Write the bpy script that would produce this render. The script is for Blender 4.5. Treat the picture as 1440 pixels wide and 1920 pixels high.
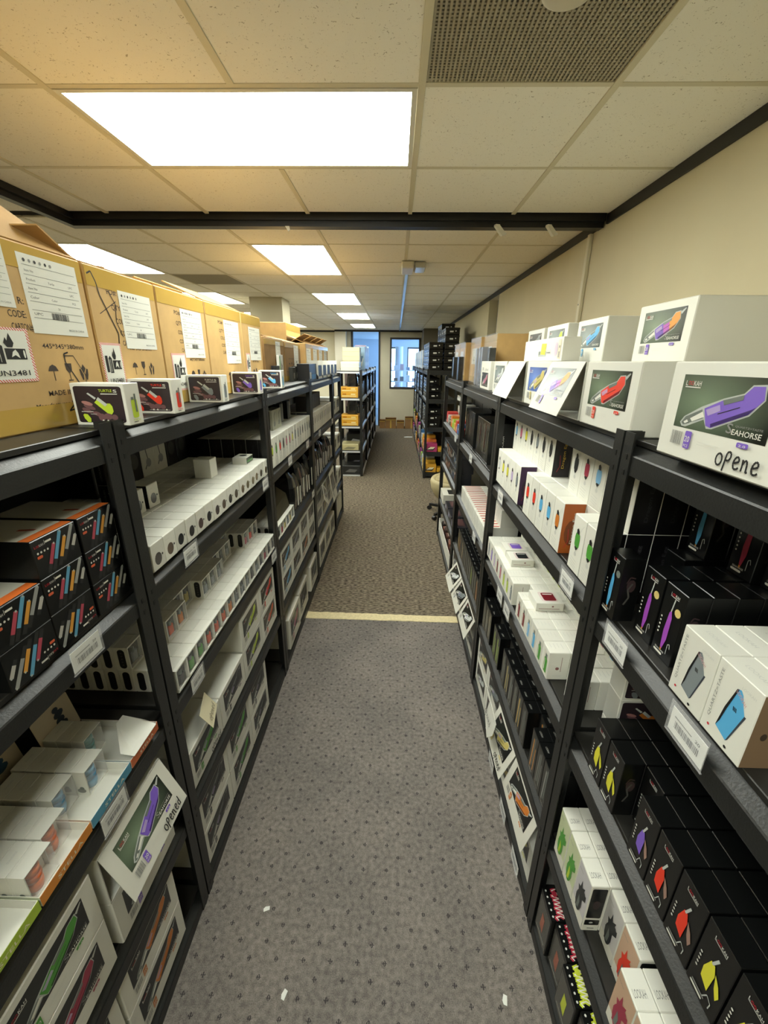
import bpy, math, random
from mathutils import Vector, Matrix
random.seed(11)
for _o in list(bpy.data.objects):
    bpy.data.objects.remove(_o)
scene = bpy.context.scene
col = scene.collection
# ------------------------------------------------------------------ camera
CAM_H = 1.913
cam_data = bpy.data.cameras.new('camera')
cam_data.sensor_fit = 'HORIZONTAL'
cam_data.sensor_width = 36.0
cam_data.lens = 788.0 / 1440.0 * 36.0
cam_data.clip_start = 0.02
cam = bpy.data.objects.new('camera', cam_data)
col.objects.link(cam)
def _n(v):
    return v / v.length
_f = 788.0
_yd = _n(Vector(((743 - 720) / _f, -(677 - 960) / _f, -1.0)))
_vz = -_n(Vector(((695 - 720) / _f, -(3159 - 960) / _f, -1.0)))
_vz = _n(_vz - _yd * _vz.dot(_yd))
_xd = _yd.cross(_vz)
_m = Matrix((_xd, _yd, _vz)).to_4x4()
_m.translation = Vector((0, 0, CAM_H))
cam.matrix_world = _m
scene.camera = cam
# ------------------------------------------------------------------ world and view
world = bpy.data.worlds.new('world')
scene.world = world
world.use_nodes = True
_bg = world.node_tree.nodes['Background']
_bg.inputs[0].default_value = (0.30, 0.58, 1.0, 1)
_bg.inputs[1].default_value = 7.0
LAMP = 13.0
LAMP_COLOR = (0.96, 1.0, 0.91)
scene.view_settings.view_transform = 'Standard'
scene.view_settings.look = 'None'
scene.view_settings.exposure = 0.9
scene.view_settings.gamma = 1.0
scene.view_settings.use_curve_mapping = False

# ------------------------------------------------------------------ materials
def lin(h):
    h = h.lstrip('#')
    o = []
    for i in (0, 2, 4):
        c = int(h[i:i + 2], 16) / 255.0
        o.append(c / 12.92 if c <= 0.04045 else ((c + 0.055) / 1.055) ** 2.4)
    return (o[0], o[1], o[2], 1.0)
_mats = {}
def mat(hexc, rough=0.55, metal=0.0, noise=0.0, scale=40.0, bump=0.0, emit=0.0, trans=0.0, alpha=1.0, coat=0.0):
    key = (hexc, rough, metal, noise, scale, bump, emit, trans, alpha, coat)
    if key in _mats:
        return _mats[key]
    m = bpy.data.materials.new('mat_' + hexc.strip('#') + '_%d' % len(_mats))
    m.use_nodes = True
    nt = m.node_tree
    b = nt.nodes['Principled BSDF']
    c = lin(hexc)
    b.inputs['Base Color'].default_value = c
    b.inputs['Roughness'].default_value = rough
    b.inputs['Metallic'].default_value = metal
    if emit:
        b.inputs['Emission Color'].default_value = c
        b.inputs['Emission Strength'].default_value = emit
    if trans:
        b.inputs['Transmission Weight'].default_value = trans
        b.inputs['IOR'].default_value = 1.1
    if alpha < 1:
        b.inputs['Alpha'].default_value = alpha
    if coat:
        b.inputs['Coat Weight'].default_value = coat
        b.inputs['Coat Roughness'].default_value = 0.12
    if noise or bump:
        tc = nt.nodes.new('ShaderNodeTexCoord')
        nz = nt.nodes.new('ShaderNodeTexNoise')
        nz.inputs['Scale'].default_value = scale
        nz.inputs['Detail'].default_value = 5.0
        nt.links.new(tc.outputs['Object'], nz.inputs['Vector'])
        if noise:
            mr = nt.nodes.new('ShaderNodeMapRange')
            mr.inputs['From Min'].default_value = 0.3
            mr.inputs['From Max'].default_value = 0.7
            mr.inputs['To Min'].default_value = 1.0 - noise
            mr.inputs['To Max'].default_value = 1.0 + noise
            nt.links.new(nz.outputs['Fac'], mr.inputs['Value'])
            mx = nt.nodes.new('ShaderNodeMix')
            mx.data_type = 'RGBA'
            mx.blend_type = 'MULTIPLY'
            mx.inputs['Factor'].default_value = 1.0
            mx.inputs['A'].default_value = c
            cb = nt.nodes.new('ShaderNodeCombineColor')
            for k in range(3):
                nt.links.new(mr.outputs['Result'], cb.inputs[k])
            nt.links.new(cb.outputs['Color'], mx.inputs['B'])
            nt.links.new(mx.outputs['Result'], b.inputs['Base Color'])
        if bump:
            bp = nt.nodes.new('ShaderNodeBump')
            bp.inputs['Strength'].default_value = bump
            bp.inputs['Distance'].default_value = 0.004
            nt.links.new(nz.outputs['Fac'], bp.inputs['Height'])
            nt.links.new(bp.outputs['Normal'], b.inputs['Normal'])
    _mats[key] = m
    return m

def glow_panel(dark, light):
    key = ('glow', dark, light)
    if key in _mats:
        return _mats[key]
    m = bpy.data.materials.new('print_panel_%d' % len(_mats))
    m.use_nodes = True
    nt = m.node_tree
    b = nt.nodes['Principled BSDF']
    b.inputs['Roughness'].default_value = 0.3
    uv = nt.nodes.new('ShaderNodeUVMap')
    mp = nt.nodes.new('ShaderNodeMapping')
    mp.inputs['Location'].default_value = (-0.42, -0.62, 0)
    mp.inputs['Scale'].default_value = (1.35, 1.2, 1)
    g = nt.nodes.new('ShaderNodeTexGradient')
    g.gradient_type = 'SPHERICAL'
    mp.vector_type = 'POINT'
    nt.links.new(uv.outputs['UV'], mp.inputs['Vector'])
    nt.links.new(mp.outputs['Vector'], g.inputs['Vector'])
    cr = nt.nodes.new('ShaderNodeValToRGB')
    cr.color_ramp.elements[0].color = lin(dark)
    cr.color_ramp.elements[1].color = lin(light)
    nt.links.new(g.outputs['Fac'], cr.inputs['Fac'])
    nt.links.new(cr.outputs['Color'], b.inputs['Base Color'])
    _mats[key] = m
    return m

def stripe_mat(a, bcol):
    m = bpy.data.materials.new('hazard_border')
    m.use_nodes = True
    nt = m.node_tree
    b = nt.nodes['Principled BSDF']
    tc = nt.nodes.new('ShaderNodeTexCoord')
    sx = nt.nodes.new('ShaderNodeSeparateXYZ')
    nt.links.new(tc.outputs['Object'], sx.inputs[0])
    ad = nt.nodes.new('ShaderNodeMath'); ad.operation = 'ADD'
    nt.links.new(sx.outputs[0], ad.inputs[0]); nt.links.new(sx.outputs[2], ad.inputs[1])
    ml = nt.nodes.new('ShaderNodeMath'); ml.operation = 'MULTIPLY'; ml.inputs[1].default_value = 150.0
    nt.links.new(ad.outputs[0], ml.inputs[0])
    fr = nt.nodes.new('ShaderNodeMath'); fr.operation = 'FRACT'
    nt.links.new(ml.outputs[0], fr.inputs[0])
    gt = nt.nodes.new('ShaderNodeMath'); gt.operation = 'GREATER_THAN'; gt.inputs[1].default_value = 0.5
    nt.links.new(fr.outputs[0], gt.inputs[0])
    mx = nt.nodes.new('ShaderNodeMix'); mx.data_type = 'RGBA'
    mx.inputs['A'].default_value = lin(a); mx.inputs['B'].default_value = lin(bcol)
    nt.links.new(gt.outputs[0], mx.inputs['Factor'])
    nt.links.new(mx.outputs['Result'], b.inputs['Base Color'])
    return m

def tile_mat():
    m = bpy.data.materials.new('acoustic_tile')
    m.use_nodes = True
    nt = m.node_tree
    b = nt.nodes['Principled BSDF']
    b.inputs['Roughness'].default_value = 0.95
    tc = nt.nodes.new('ShaderNodeTexCoord')
    oi = nt.nodes.new('ShaderNodeObjectInfo')
    ad = nt.nodes.new('ShaderNodeVectorMath'); ad.operation = 'ADD'
    nt.links.new(tc.outputs['Object'], ad.inputs[0]); nt.links.new(oi.outputs['Location'], ad.inputs[1])
    n1 = nt.nodes.new('ShaderNodeTexNoise'); n1.inputs['Scale'].default_value = 95; n1.inputs['Detail'].default_value = 3
    n1.inputs['Distortion'].default_value = 1.6
    n2 = nt.nodes.new('ShaderNodeTexNoise'); n2.inputs['Scale'].default_value = 45; n2.inputs['Detail'].default_value = 2
    for n in (n1, n2):
        nt.links.new(ad.outputs[0], n.inputs['Vector'])
    cr = nt.nodes.new('ShaderNodeValToRGB')
    cr.color_ramp.elements[0].position = 0.655; cr.color_ramp.elements[0].color = (0, 0, 0, 1)
    cr.color_ramp.elements[1].position = 0.69; cr.color_ramp.elements[1].color = (1, 1, 1, 1)
    nt.links.new(n1.outputs['Fac'], cr.inputs['Fac'])
    mx = nt.nodes.new('ShaderNodeMix'); mx.data_type = 'RGBA'
    mx.inputs['A'].default_value = lin('#f3eede'); mx.inputs['B'].default_value = lin('#b5ab94')
    nt.links.new(cr.outputs['Color'], mx.inputs['Factor'])
    nt.links.new(mx.outputs['Result'], b.inputs['Base Color'])
    bp = nt.nodes.new('ShaderNodeBump'); bp.inputs['Strength'].default_value = 0.35; bp.inputs['Distance'].default_value = 0.003
    bp.invert = True
    nt.links.new(cr.outputs['Color'], bp.inputs['Height'])
    nt.links.new(bp.outputs['Normal'], b.inputs['Normal'])
    return m

def carpet_dotted():
    m = bpy.data.materials.new('carpet_grey_dotted')
    m.use_nodes = True
    nt = m.node_tree
    N = nt.nodes.new; L = nt.links.new
    b = nt.nodes['Principled BSDF']
    b.inputs['Roughness'].default_value = 1.0
    b.inputs['Specular IOR Level'].default_value = 0.1
    tc = N('ShaderNodeTexCoord')
    sx = N('ShaderNodeSeparateXYZ'); L(tc.outputs['Object'], sx.inputs[0])
    def mth(op, a, c=None):
        n = N('ShaderNodeMath'); n.operation = op
        for i, x in enumerate((a, c)):
            if x is None: continue
            if isinstance(x, (int, float)): n.inputs[i].default_value = x
            else: L(x, n.inputs[i])
        return n.outputs[0]
    P = 0.092
    def lattice(ox, oy):
        fx = mth('ABSOLUTE', mth('SUBTRACT', mth('FRACT', mth('ADD', mth('DIVIDE', sx.outputs[0], P), ox)), 0.5))
        fy = mth('ABSOLUTE', mth('SUBTRACT', mth('FRACT', mth('ADD', mth('DIVIDE', sx.outputs[1], P), oy)), 0.5))
        d = mth('ADD', fx, fy)
        return mth('LESS_THAN', d, 0.092)
    l = mth('MAXIMUM', lattice(0.0, 0.1), lattice(0.5, 0.6))
    hb = mth('LESS_THAN', mth('FRACT', mth('MULTIPLY', sx.outputs[0], 150.0)), 0.62)
    hc = mth('LESS_THAN', mth('FRACT', mth('MULTIPLY', sx.outputs[1], 150.0)), 0.72)
    l = mth('MULTIPLY', l, mth('MAXIMUM', hb, mth('SUBTRACT', 1.0, hc)))
    n1 = N('ShaderNodeTexNoise'); n1.inputs['Scale'].default_value = 320; n1.inputs['Detail'].default_value = 4
    n2 = N('ShaderNodeTexNoise'); n2.inputs['Scale'].default_value = 3.0; n2.inputs['Detail'].default_value = 4
    n3 = N('ShaderNodeTexNoise'); n3.inputs['Scale'].default_value = 60; n3.inputs['Detail'].default_value = 4
    for n in (n1, n2, n3): L(tc.outputs['Object'], n.inputs['Vector'])
    base = N('ShaderNodeMix'); base.data_type = 'RGBA'
    base.inputs['A'].default_value = lin('#5d5a58'); base.inputs['B'].default_value = lin('#8a827a')
    L(n2.outputs['Fac'], base.inputs['Factor'])
    cr = N('ShaderNodeMapRange'); cr.inputs['From Min'].default_value = 0.3; cr.inputs['From Max'].default_value = 0.7
    cr.inputs['To Min'].default_value = 0.45; cr.inputs['To Max'].default_value = 1.6
    av = mth('MULTIPLY', mth('ADD', n1.outputs['Fac'], n3.outputs['Fac']), 0.5)
    L(av, cr.inputs['Value'])
    cb = N('ShaderNodeCombineColor')
    for k in range(3): L(cr.outputs['Result'], cb.inputs[k])
    mu = N('ShaderNodeMix'); mu.data_type = 'RGBA'; mu.blend_type = 'MULTIPLY'; mu.inputs['Factor'].default_value = 1
    L(base.outputs['Result'], mu.inputs['A']); L(cb.outputs['Color'], mu.inputs['B'])
    dk = N('ShaderNodeMix'); dk.data_type = 'RGBA'
    L(mth('MULTIPLY', l, 0.8), dk.inputs['Factor']); L(mu.outputs['Result'], dk.inputs['A'])
    dk.inputs['B'].default_value = lin('#2c2a2e')
    L(dk.outputs['Result'], b.inputs['Base Color'])
    bp = N('ShaderNodeBump'); bp.inputs['Strength'].default_value = 0.5; bp.inputs['Distance'].default_value = 0.004
    L(n1.outputs['Fac'], bp.inputs['Height']); L(bp.outputs['Normal'], b.inputs['Normal'])
    return m

def carpet_berber():
    m = bpy.data.materials.new('carpet_brown_berber')
    m.use_nodes = True
    nt = m.node_tree
    N = nt.nodes.new; L = nt.links.new
    b = nt.nodes['Principled BSDF']
    b.inputs['Roughness'].default_value = 1.0
    b.inputs['Specular IOR Level'].default_value = 0.1
    tc = N('ShaderNodeTexCoord')
    mp = N('ShaderNodeMapping'); mp.inputs['Scale'].default_value = (0.55, 1.3, 1)
    L(tc.outputs['Object'], mp.inputs['Vector'])
    n1 = N('ShaderNodeTexNoise'); n1.inputs['Scale'].default_value = 58; n1.inputs['Detail'].default_value = 6
    n2 = N('ShaderNodeTexNoise'); n2.inputs['Scale'].default_value = 6; n2.inputs['Detail'].default_value = 3
    for n in (n1, n2): L(mp.outputs['Vector'], n.inputs['Vector'])
    base = N('ShaderNodeMix'); base.data_type = 'RGBA'
    base.inputs['A'].default_value = lin('#716957'); base.inputs['B'].default_value = lin('#6c6055')
    L(n2.outputs['Fac'], base.inputs['Factor'])
    cr = N('ShaderNodeMapRange'); cr.inputs['From Min'].default_value = 0.33; cr.inputs['From Max'].default_value = 0.67
    cr.inputs['To Min'].default_value = 0.3; cr.inputs['To Max'].default_value = 1.75
    L(n1.outputs['Fac'], cr.inputs['Value'])
    cb = N('ShaderNodeCombineColor')
    for k in range(3): L(cr.outputs['Result'], cb.inputs[k])
    mu = N('ShaderNodeMix'); mu.data_type = 'RGBA'; mu.blend_type = 'MULTIPLY'; mu.inputs['Factor'].default_value = 1
    L(base.outputs['Result'], mu.inputs['A']); L(cb.outputs['Color'], mu.inputs['B'])
    L(mu.outputs['Result'], b.inputs['Base Color'])
    bp = N('ShaderNodeBump'); bp.inputs['Strength'].default_value = 0.6; bp.inputs['Distance'].default_value = 0.005
    L(n1.outputs['Fac'], bp.inputs['Height']); L(bp.outputs['Normal'], b.inputs['Normal'])
    return m

# ------------------------------------------------------------------ mesh helpers
class MB:
    def __init__(s):
        s.v = []; s.f = []; s.m = []; s.mats = []; s.uv = {}; s.sm = set()
    def mi(s, m):
        if m not in s.mats:
            s.mats.append(m)
        return s.mats.index(m)
    def face(s, pts, m, uv=None, smooth=False):
        b = len(s.v)
        s.v.extend([tuple(p) for p in pts])
        if uv: s.uv[len(s.f)] = uv
        if smooth: s.sm.add(len(s.f))
        s.f.append(tuple(range(b, b + len(pts)))); s.m.append(s.mi(m))
    def raw(s, verts, faces, m, smooth=False):
        b = len(s.v); k = s.mi(m)
        s.v.extend([tuple(p) for p in verts])
        for f in faces:
            if smooth: s.sm.add(len(s.f))
            s.f.append(tuple(i + b for i in f)); s.m.append(k)
    def box(s, x0, x1, y0, y1, z0, z1, m):
        v = [(x0, y0, z0), (x1, y0, z0), (x1, y1, z0), (x0, y1, z0), (x0, y0, z1), (x1, y0, z1), (x1, y1, z1), (x0, y1, z1)]
        s.raw(v, [(0, 3, 2, 1), (4, 5, 6, 7), (0, 1, 5, 4), (1, 2, 6, 5), (2, 3, 7, 6), (3, 0, 4, 7)], m)
    def cbox(s, x0, x1, y0, y1, z0, z1, m, b=0.0012):
        """box with small chamfered edges"""
        vs = []; idx = {}
        X = (x0, x1); Y = (y0, y1); Z = (z0, z1)
        for i in (0, 1):
            for j in (0, 1):
                for k in (0, 1):
                    sx = b if i == 0 else -b; sy = b if j == 0 else -b; sz = b if k == 0 else -b
                    idx[(i, j, k, 'x')] = len(vs); vs.append((X[i], Y[j] + sy, Z[k] + sz))
                    idx[(i, j, k, 'y')] = len(vs); vs.append((X[i] + sx, Y[j], Z[k] + sz))
                    idx[(i, j, k, 'z')] = len(vs); vs.append((X[i] + sx, Y[j] + sy, Z[k]))
        F = []
        I = lambda i, j, k, a: idx[(i, j, k, a)]
        for i in (0, 1):
            q = [I(i, 0, 0, 'x'), I(i, 1, 0, 'x'), I(i, 1, 1, 'x'), I(i, 0, 1, 'x')]
            F.append(q if i else q[::-1])
            q = [I(0, i, 0, 'y'), I(1, i, 0, 'y'), I(1, i, 1, 'y'), I(0, i, 1, 'y')]
            F.append(q[::-1] if i else q)
            q = [I(0, 0, i, 'z'), I(1, 0, i, 'z'), I(1, 1, i, 'z'), I(0, 1, i, 'z')]
            F.append(q if i else q[::-1])
        for i in (0, 1):
            for j in (0, 1):
                F.append([I(i, j, 0, 'x'), I(i, j, 1, 'x'), I(i, j, 1, 'y'), I(i, j, 0, 'y')])
                F.append([I(i, 0, j, 'x'), I(i, 1, j, 'x'), I(i, 1, j, 'z'), I(i, 0, j, 'z')])
                F.append([I(0, i, j, 'y'), I(1, i, j, 'y'), I(1, i, j, 'z'), I(0, i, j, 'z')])
        for i in (0, 1):
            for j in (0, 1):
                for k in (0, 1):
                    F.append([I(i, j, k, 'x'), I(i, j, k, 'y'), I(i, j, k, 'z')])
        s.raw(vs, F, m)
    def prism(s, pts, vec, m):
        """closed polygon pts (3D) extruded by vec"""
        n = len(pts); vec = Vector(vec)
        v = [Vector(p) for p in pts]
        v = v + [p + vec for p in v]
        fs = [tuple(range(n))[::-1], tuple(range(n, 2 * n))] + [(i, (i + 1) % n, n + (i + 1) % n, n + i) for i in range(n)]
        s.raw(v, fs, m)
    def cyl(s, a, b, r, m, n=10, r2=None, smooth=True, caps=True):
        a = Vector(a); b = Vector(b); d = (b - a).normalized()
        t = Vector((0, 0, 1)) if abs(d.z) < 0.9 else Vector((1, 0, 0))
        u = d.cross(t).normalized(); w = d.cross(u)
        r2 = r if r2 is None else r2
        v = []
        for c, rr in ((a, r), (b, r2)):
            for i in range(n):
                an = 2 * math.pi * i / n
                v.append(c + u * math.cos(an) * rr + w * math.sin(an) * rr)
        s.raw(v, [(i, (i + 1) % n, n + (i + 1) % n, n + i) for i in range(n)], m, smooth)
        if caps:
            s.raw(v, [tuple(range(n))[::-1], tuple(range(n, 2 * n))], m)
    def lathe(s, prof, m, c=(0, 0, 0), n=14, smooth=True):
        v = []
        for r, z in prof:
            for i in range(n):
                an = 2 * math.pi * i / n
                v.append((c[0] + r * math.cos(an), c[1] + r * math.sin(an), c[2] + z))
        fs = []
        for k in range(len(prof) - 1):
            for i in range(n):
                j = (i + 1) % n
                fs.append((k * n + i, k * n + j, (k + 1) * n + j, (k + 1) * n + i))
        fs.append(tuple(range(n))[::-1])
        fs.append(tuple(range((len(prof) - 1) * n, len(prof) * n)))
        s.raw(v, fs, m, smooth)
    def mesh(s, name):
        me = bpy.data.meshes.new(name)
        me.from_pydata(s.v, [], s.f)
        for m in s.mats:
            me.materials.append(m)
        me.polygons.foreach_set('material_index', s.m)
        if s.sm:
            me.polygons.foreach_set('use_smooth', [i in s.sm for i in range(len(s.f))])
        if s.uv:
            ul = me.uv_layers.new(name='UVMap')
            for fi, uv in s.uv.items():
                ls = me.polygons[fi].loop_start
                for k, c in enumerate(uv):
                    ul.data[ls + k].uv = c
        me.update()
        return me

EPS = 0.00035
HAND_STROKES = {
    'o': [[(.5 + .40 * math.cos(i * math.pi / 6 + 1.4), .33 + .33 * math.sin(i * math.pi / 6 + 1.4)) for i in range(13)]],
    'p': [[(.12, -.28), (.2, .2), (.28, .72), (.5, .84), (.78, .76), (.82, .52), (.6, .34), (.3, .34)]],
    'e': [[(.12, .34), (.5, .40), (.80, .50), (.72, .68), (.46, .72), (.24, .55), (.18, .28), (.36, .06), (.66, .06), (.9, .18)]],
    'n': [[(.12, .62), (.18, .3), (.16, .0)], [(.18, .36), (.36, .58), (.58, .60), (.68, .4), (.72, .0), (.9, .06)]],
    'd': [[(.74, .46), (.48, .56), (.2, .42), (.16, .18), (.38, .02), (.66, .14)], [(.80, 1.0), (.74, .5), (.72, .02)]]}
class Frame:
    """a printing plane: o + u*a + v*b, layers along n"""
    def __init__(s, mb, o, u, v, sx=1.0, sy=1.0):
        s.mb = mb; s.o = Vector(o); s.u = Vector(u).normalized() * sx; s.v = Vector(v).normalized() * sy
        s.n = Vector(u).normalized().cross(Vector(v).normalized())
        s.l = 1
    def p(s, a, b, l=None):
        return s.o + s.u * a + s.v * b + s.n * (EPS * (s.l if l is None else l))
    def layer(s):
        s.l += 1; return s
    def rect(s, a0, a1, b0, b1, m, uv=False):
        s.l += .04
        s.mb.face([s.p(a0, b0), s.p(a1, b0), s.p(a1, b1), s.p(a0, b1)], m, [(0, 0), (1, 0), (1, 1), (0, 1)] if uv else None)
    def poly(s, pts, m):
        s.l += .04
        s.mb.face([s.p(a, b) for a, b in pts], m)
    def rrect(s, a0, a1, b0, b1, r, m, n=3, ry=None):
        ry = r if ry is None else ry
        pts = []
        for cx, cy, st in ((a1 - r, b0 + ry, -90), (a1 - r, b1 - ry, 0), (a0 + r, b1 - ry, 90), (a0 + r, b0 + ry, 180)):
            for i in range(n + 1):
                an = math.radians(st + 90.0 * i / n)
                pts.append((cx + r * math.cos(an), cy + ry * math.sin(an)))
        s.poly(pts, m)
    def ell(s, ca, cb, ra, rb, m, n=12, rot=0.0):
        c, q = math.cos(rot), math.sin(rot)
        pts = []
        for i in range(n):
            an = 2 * math.pi * i / n
            x, y = ra * math.cos(an), rb * math.sin(an)
            pts.append((ca + x * c - y * q, cb + x * q + y * c))
        s.poly(pts, m)
    def line(s, a0, b0, a1, b1, w, m):
        s.l += .04
        p0 = s.p(a0, b0); p1 = s.p(a1, b1)
        d = (p1 - p0)
        if d.length < 1e-7: return
        sd = s.n.cross(d.normalized()) * (w / 2)
        s.mb.face([p0 - sd, p1 - sd, p1 + sd, p0 + sd], m)
    def pline(s, pts, w, m):
        for (a, b), (c, d) in zip(pts, pts[1:]):
            s.line(a, b, c, d, w, m)
    def text(s, st, a, b, size, m, width=None, rot=0.0, shear=0.0, bold=0.0):
        """text with lower left at (a,b); width squeezes it to a given width in plane units"""
        vs, fs, w, h = TEXT[st]; s.l += .04
        kx = size if width is None else width / max(w, 1e-6)
        c, q = math.cos(rot), math.sin(rot)
        out = []
        for x, y in vs:
            x2 = x * kx + shear * y * size; y2 = y * size
            out.append(s.p(a + x2 * c - y2 * q, b + x2 * q + y2 * c))
        s.mb.raw(out, fs, m)
    def hand(s, word, a, b, h, w, m, lw=.0028):
        n = len(word); cw = w / n
        for i, ch in enumerate(word):
            for st in HAND_STROKES[ch]:
                s.pline([(a + cw * (i + .92 * x), b + h * y + h * .04 * (i % 2)) for x, y in st], lw, m)
    def barcode(s, a0, a1, b0, b1, m, n=14, seed=3):
        rr = random.Random(seed)
        x = a0; W = (a1 - a0) / n
        while x < a1 - W * 0.3:
            w = W * rr.choice((0.3, 0.45, 0.7))
            s.rect(x, x + w, b0, b1, m); x += w + W * rr.choice((0.3, 0.5, 0.6))

STRINGS = ['L', 'OO', 'KAH', 'LOOKAH', 'S', 'EAHORSE', 'QUARTZ+TASTE', 'QUARTZ=TASTE', '20', 'PCS', '2.0', 'opened', 'opene', 'TURTLE', '5',
           'Dragon Egg', 'UN3481', 'R:', 'CODE:', 'CARTON#', 'PO#:', 'QTY:', 'COLOR:', '445*345*380mm', '440*345*370mm', 'MADE IN CHINA',
           'Manufacturer License', 'SEAHORSE', 'STELLA', 'Product', 'Item No', 'UPC', 'Turtle', 'Color', 'CARTON', 'Smoke', 'PRO', 'S.W:', 'PREMIUM']
TEXT = {}
def _make_texts():
    obs = []
    for st in STRINGS:
        cu = bpy.data.curves.new('t', 'FONT')
        cu.body = st; cu.size = 1.0; cu.resolution_u = 2; cu.offset = 0.008
        ob = bpy.data.objects.new('t', cu); col.objects.link(ob); obs.append((st, ob, cu))
    bpy.context.view_layer.update()
    dg = bpy.context.evaluated_depsgraph_get()
    for st, ob, cu in obs:
        ev = ob.evaluated_get(dg)
        me = ev.to_mesh()
        vs = [(v.co.x, v.co.y) for v in me.vertices]
        fs = [tuple(p.vertices) for p in me.polygons]
        x0 = min(v[0] for v in vs); x1 = max(v[0] for v in vs)
        TEXT[st] = ([(x - x0, y) for x, y in vs], fs, x1 - x0, 0.7)
        ev.to_mesh_clear()
    for st, ob, cu in obs:
        bpy.data.objects.remove(ob); bpy.data.curves.remove(cu)
_make_texts()

# ------------------------------------------------------------------ object helpers
def tag(o, label=None, cat=None, group=None, kind=None):
    if label: o['label'] = label
    if cat: o['category'] = cat
    if group: o['group'] = group
    if kind: o['kind'] = kind
    return o
def link(name, data, parent=None):
    o = bpy.data.objects.new(name, data); col.objects.link(o)
    if parent is not None: o.parent = parent
    return o
def empty(name, loc, rz=0.0):
    o = bpy.data.objects.new(name, None); col.objects.link(o)
    o.empty_display_size = 0.05
    o.location = loc; o.rotation_euler = (0, 0, rz)
    return o
def part(name, mb, parent):
    return link(name, mb.mesh(name) if isinstance(mb, MB) else mb, parent)
def struct(name, mb, label=None):
    o = link(name, mb.mesh(name) if isinstance(mb, MB) else mb)
    o['kind'] = 'structure'
    if label: o['label'] = label
    return o
def spawn(name, body, kids, loc, rot, label, cat, group=None):
    """a thing: body mesh at top level, children for its parts"""
    o = link(name, body)
    o.location = loc
    o.rotation_euler = rot if isinstance(rot, tuple) else (0, 0, rot)
    tag(o, label, cat, group)
    for kn, km in kids:
        link(kn, km, o)
    return o
LEFT, RIGHT = math.pi / 2, -math.pi / 2
ORD = ['first', 'second', 'third', 'fourth', 'fifth', 'sixth', 'seventh', 'eighth', 'ninth', 'tenth', 'eleventh', 'twelfth',
       'thirteenth', 'fourteenth', 'fifteenth', 'sixteenth', 'seventeenth', 'eighteenth', 'nineteenth', 'twentieth']
def vary(m, amt):
    nt = m.node_tree; b = nt.nodes['Principled BSDF']; c = tuple(b.inputs['Base Color'].default_value)
    oi = nt.nodes.new('ShaderNodeObjectInfo'); mr = nt.nodes.new('ShaderNodeMapRange'); mr.inputs['To Min'].default_value = 1 - amt; mr.inputs['To Max'].default_value = 1.0
    nt.links.new(oi.outputs['Random'], mr.inputs['Value'])
    vm = nt.nodes.new('ShaderNodeVectorMath'); vm.operation = 'SCALE'; vm.inputs[0].default_value = c[:3]
    nt.links.new(mr.outputs['Result'], vm.inputs['Scale']); nt.links.new(vm.outputs['Vector'], b.inputs['Base Color'])
    return m
WHITE = vary(mat('#e6e5da', 0.5), .14); WHITE2 = mat('#dcd9cb', 0.6); INK = mat('#141414', 0.5); GREYINK = mat('#8b8b86', 0.6)
BLACKBOX = mat('#0c0d0d', 0.28); RED = mat('#c02030', 0.5)
# ================================================================== THE ROOM
CEIL = 2.739; WALLX = 1.235; LEFTX = -6.0; BACKY = 13.3; NEARY = -1.6
WALLM = mat('#c9bf9f', 0.9, noise=0.03, scale=3.0, bump=0.03)
TRIMB = mat('#0b0b0c', 0.45); TILE = tile_mat(); BARM = mat('#d3caac', 0.5)
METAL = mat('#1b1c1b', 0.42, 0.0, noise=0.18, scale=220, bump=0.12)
BOARD = mat('#23221f', 0.42, noise=0.25, scale=18)
mb = MB(); mb.box(LEFTX, WALLX, NEARY, 2.86, -0.05, 0, carpet_dotted()); struct('floor', mb, 'grey carpet with small dark diamond dots')
mb = MB(); mb.box(LEFTX, WALLX, 2.86, BACKY + 0.12, -0.05, 0, carpet_berber()); struct('floor.001', mb, 'brown flecked berber carpet beyond the threshold')
mb = MB()
xs = [LEFTX + i * (WALLX - LEFTX) / 240 for i in range(241)]
rr = random.Random(5)
top = [2.905 - (x + 0.65) * 0.016 + rr.uniform(-0.005, 0.004) for x in xs]; bot = [2.815 - (x + 0.65) * 0.012 + rr.uniform(-0.002, 0.002) for x in xs]
v = [(x, b, 0.0) for x, b in zip(xs, bot)] + [(x, t, 0.0) for x, t in zip(xs, top)] + [(x, b + .002, 0.004) for x, b in zip(xs, bot)] + [(x, t - .002, 0.004) for x, t in zip(xs, top)]
n = len(xs); fs = []
for i in range(n - 1):
    fs += [(2 * n + i, 2 * n + i + 1, 3 * n + i + 1, 3 * n + i), (i, i + 1, 2 * n + i + 1, 2 * n + i), (3 * n + i, 3 * n + i + 1, n + i + 1, n + i)]
mb.raw(v, fs, mat('#d6c79c', 0.8, noise=0.12, scale=60)); struct('trim_1', mb, 'cream bare strip between the two carpets')
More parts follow.
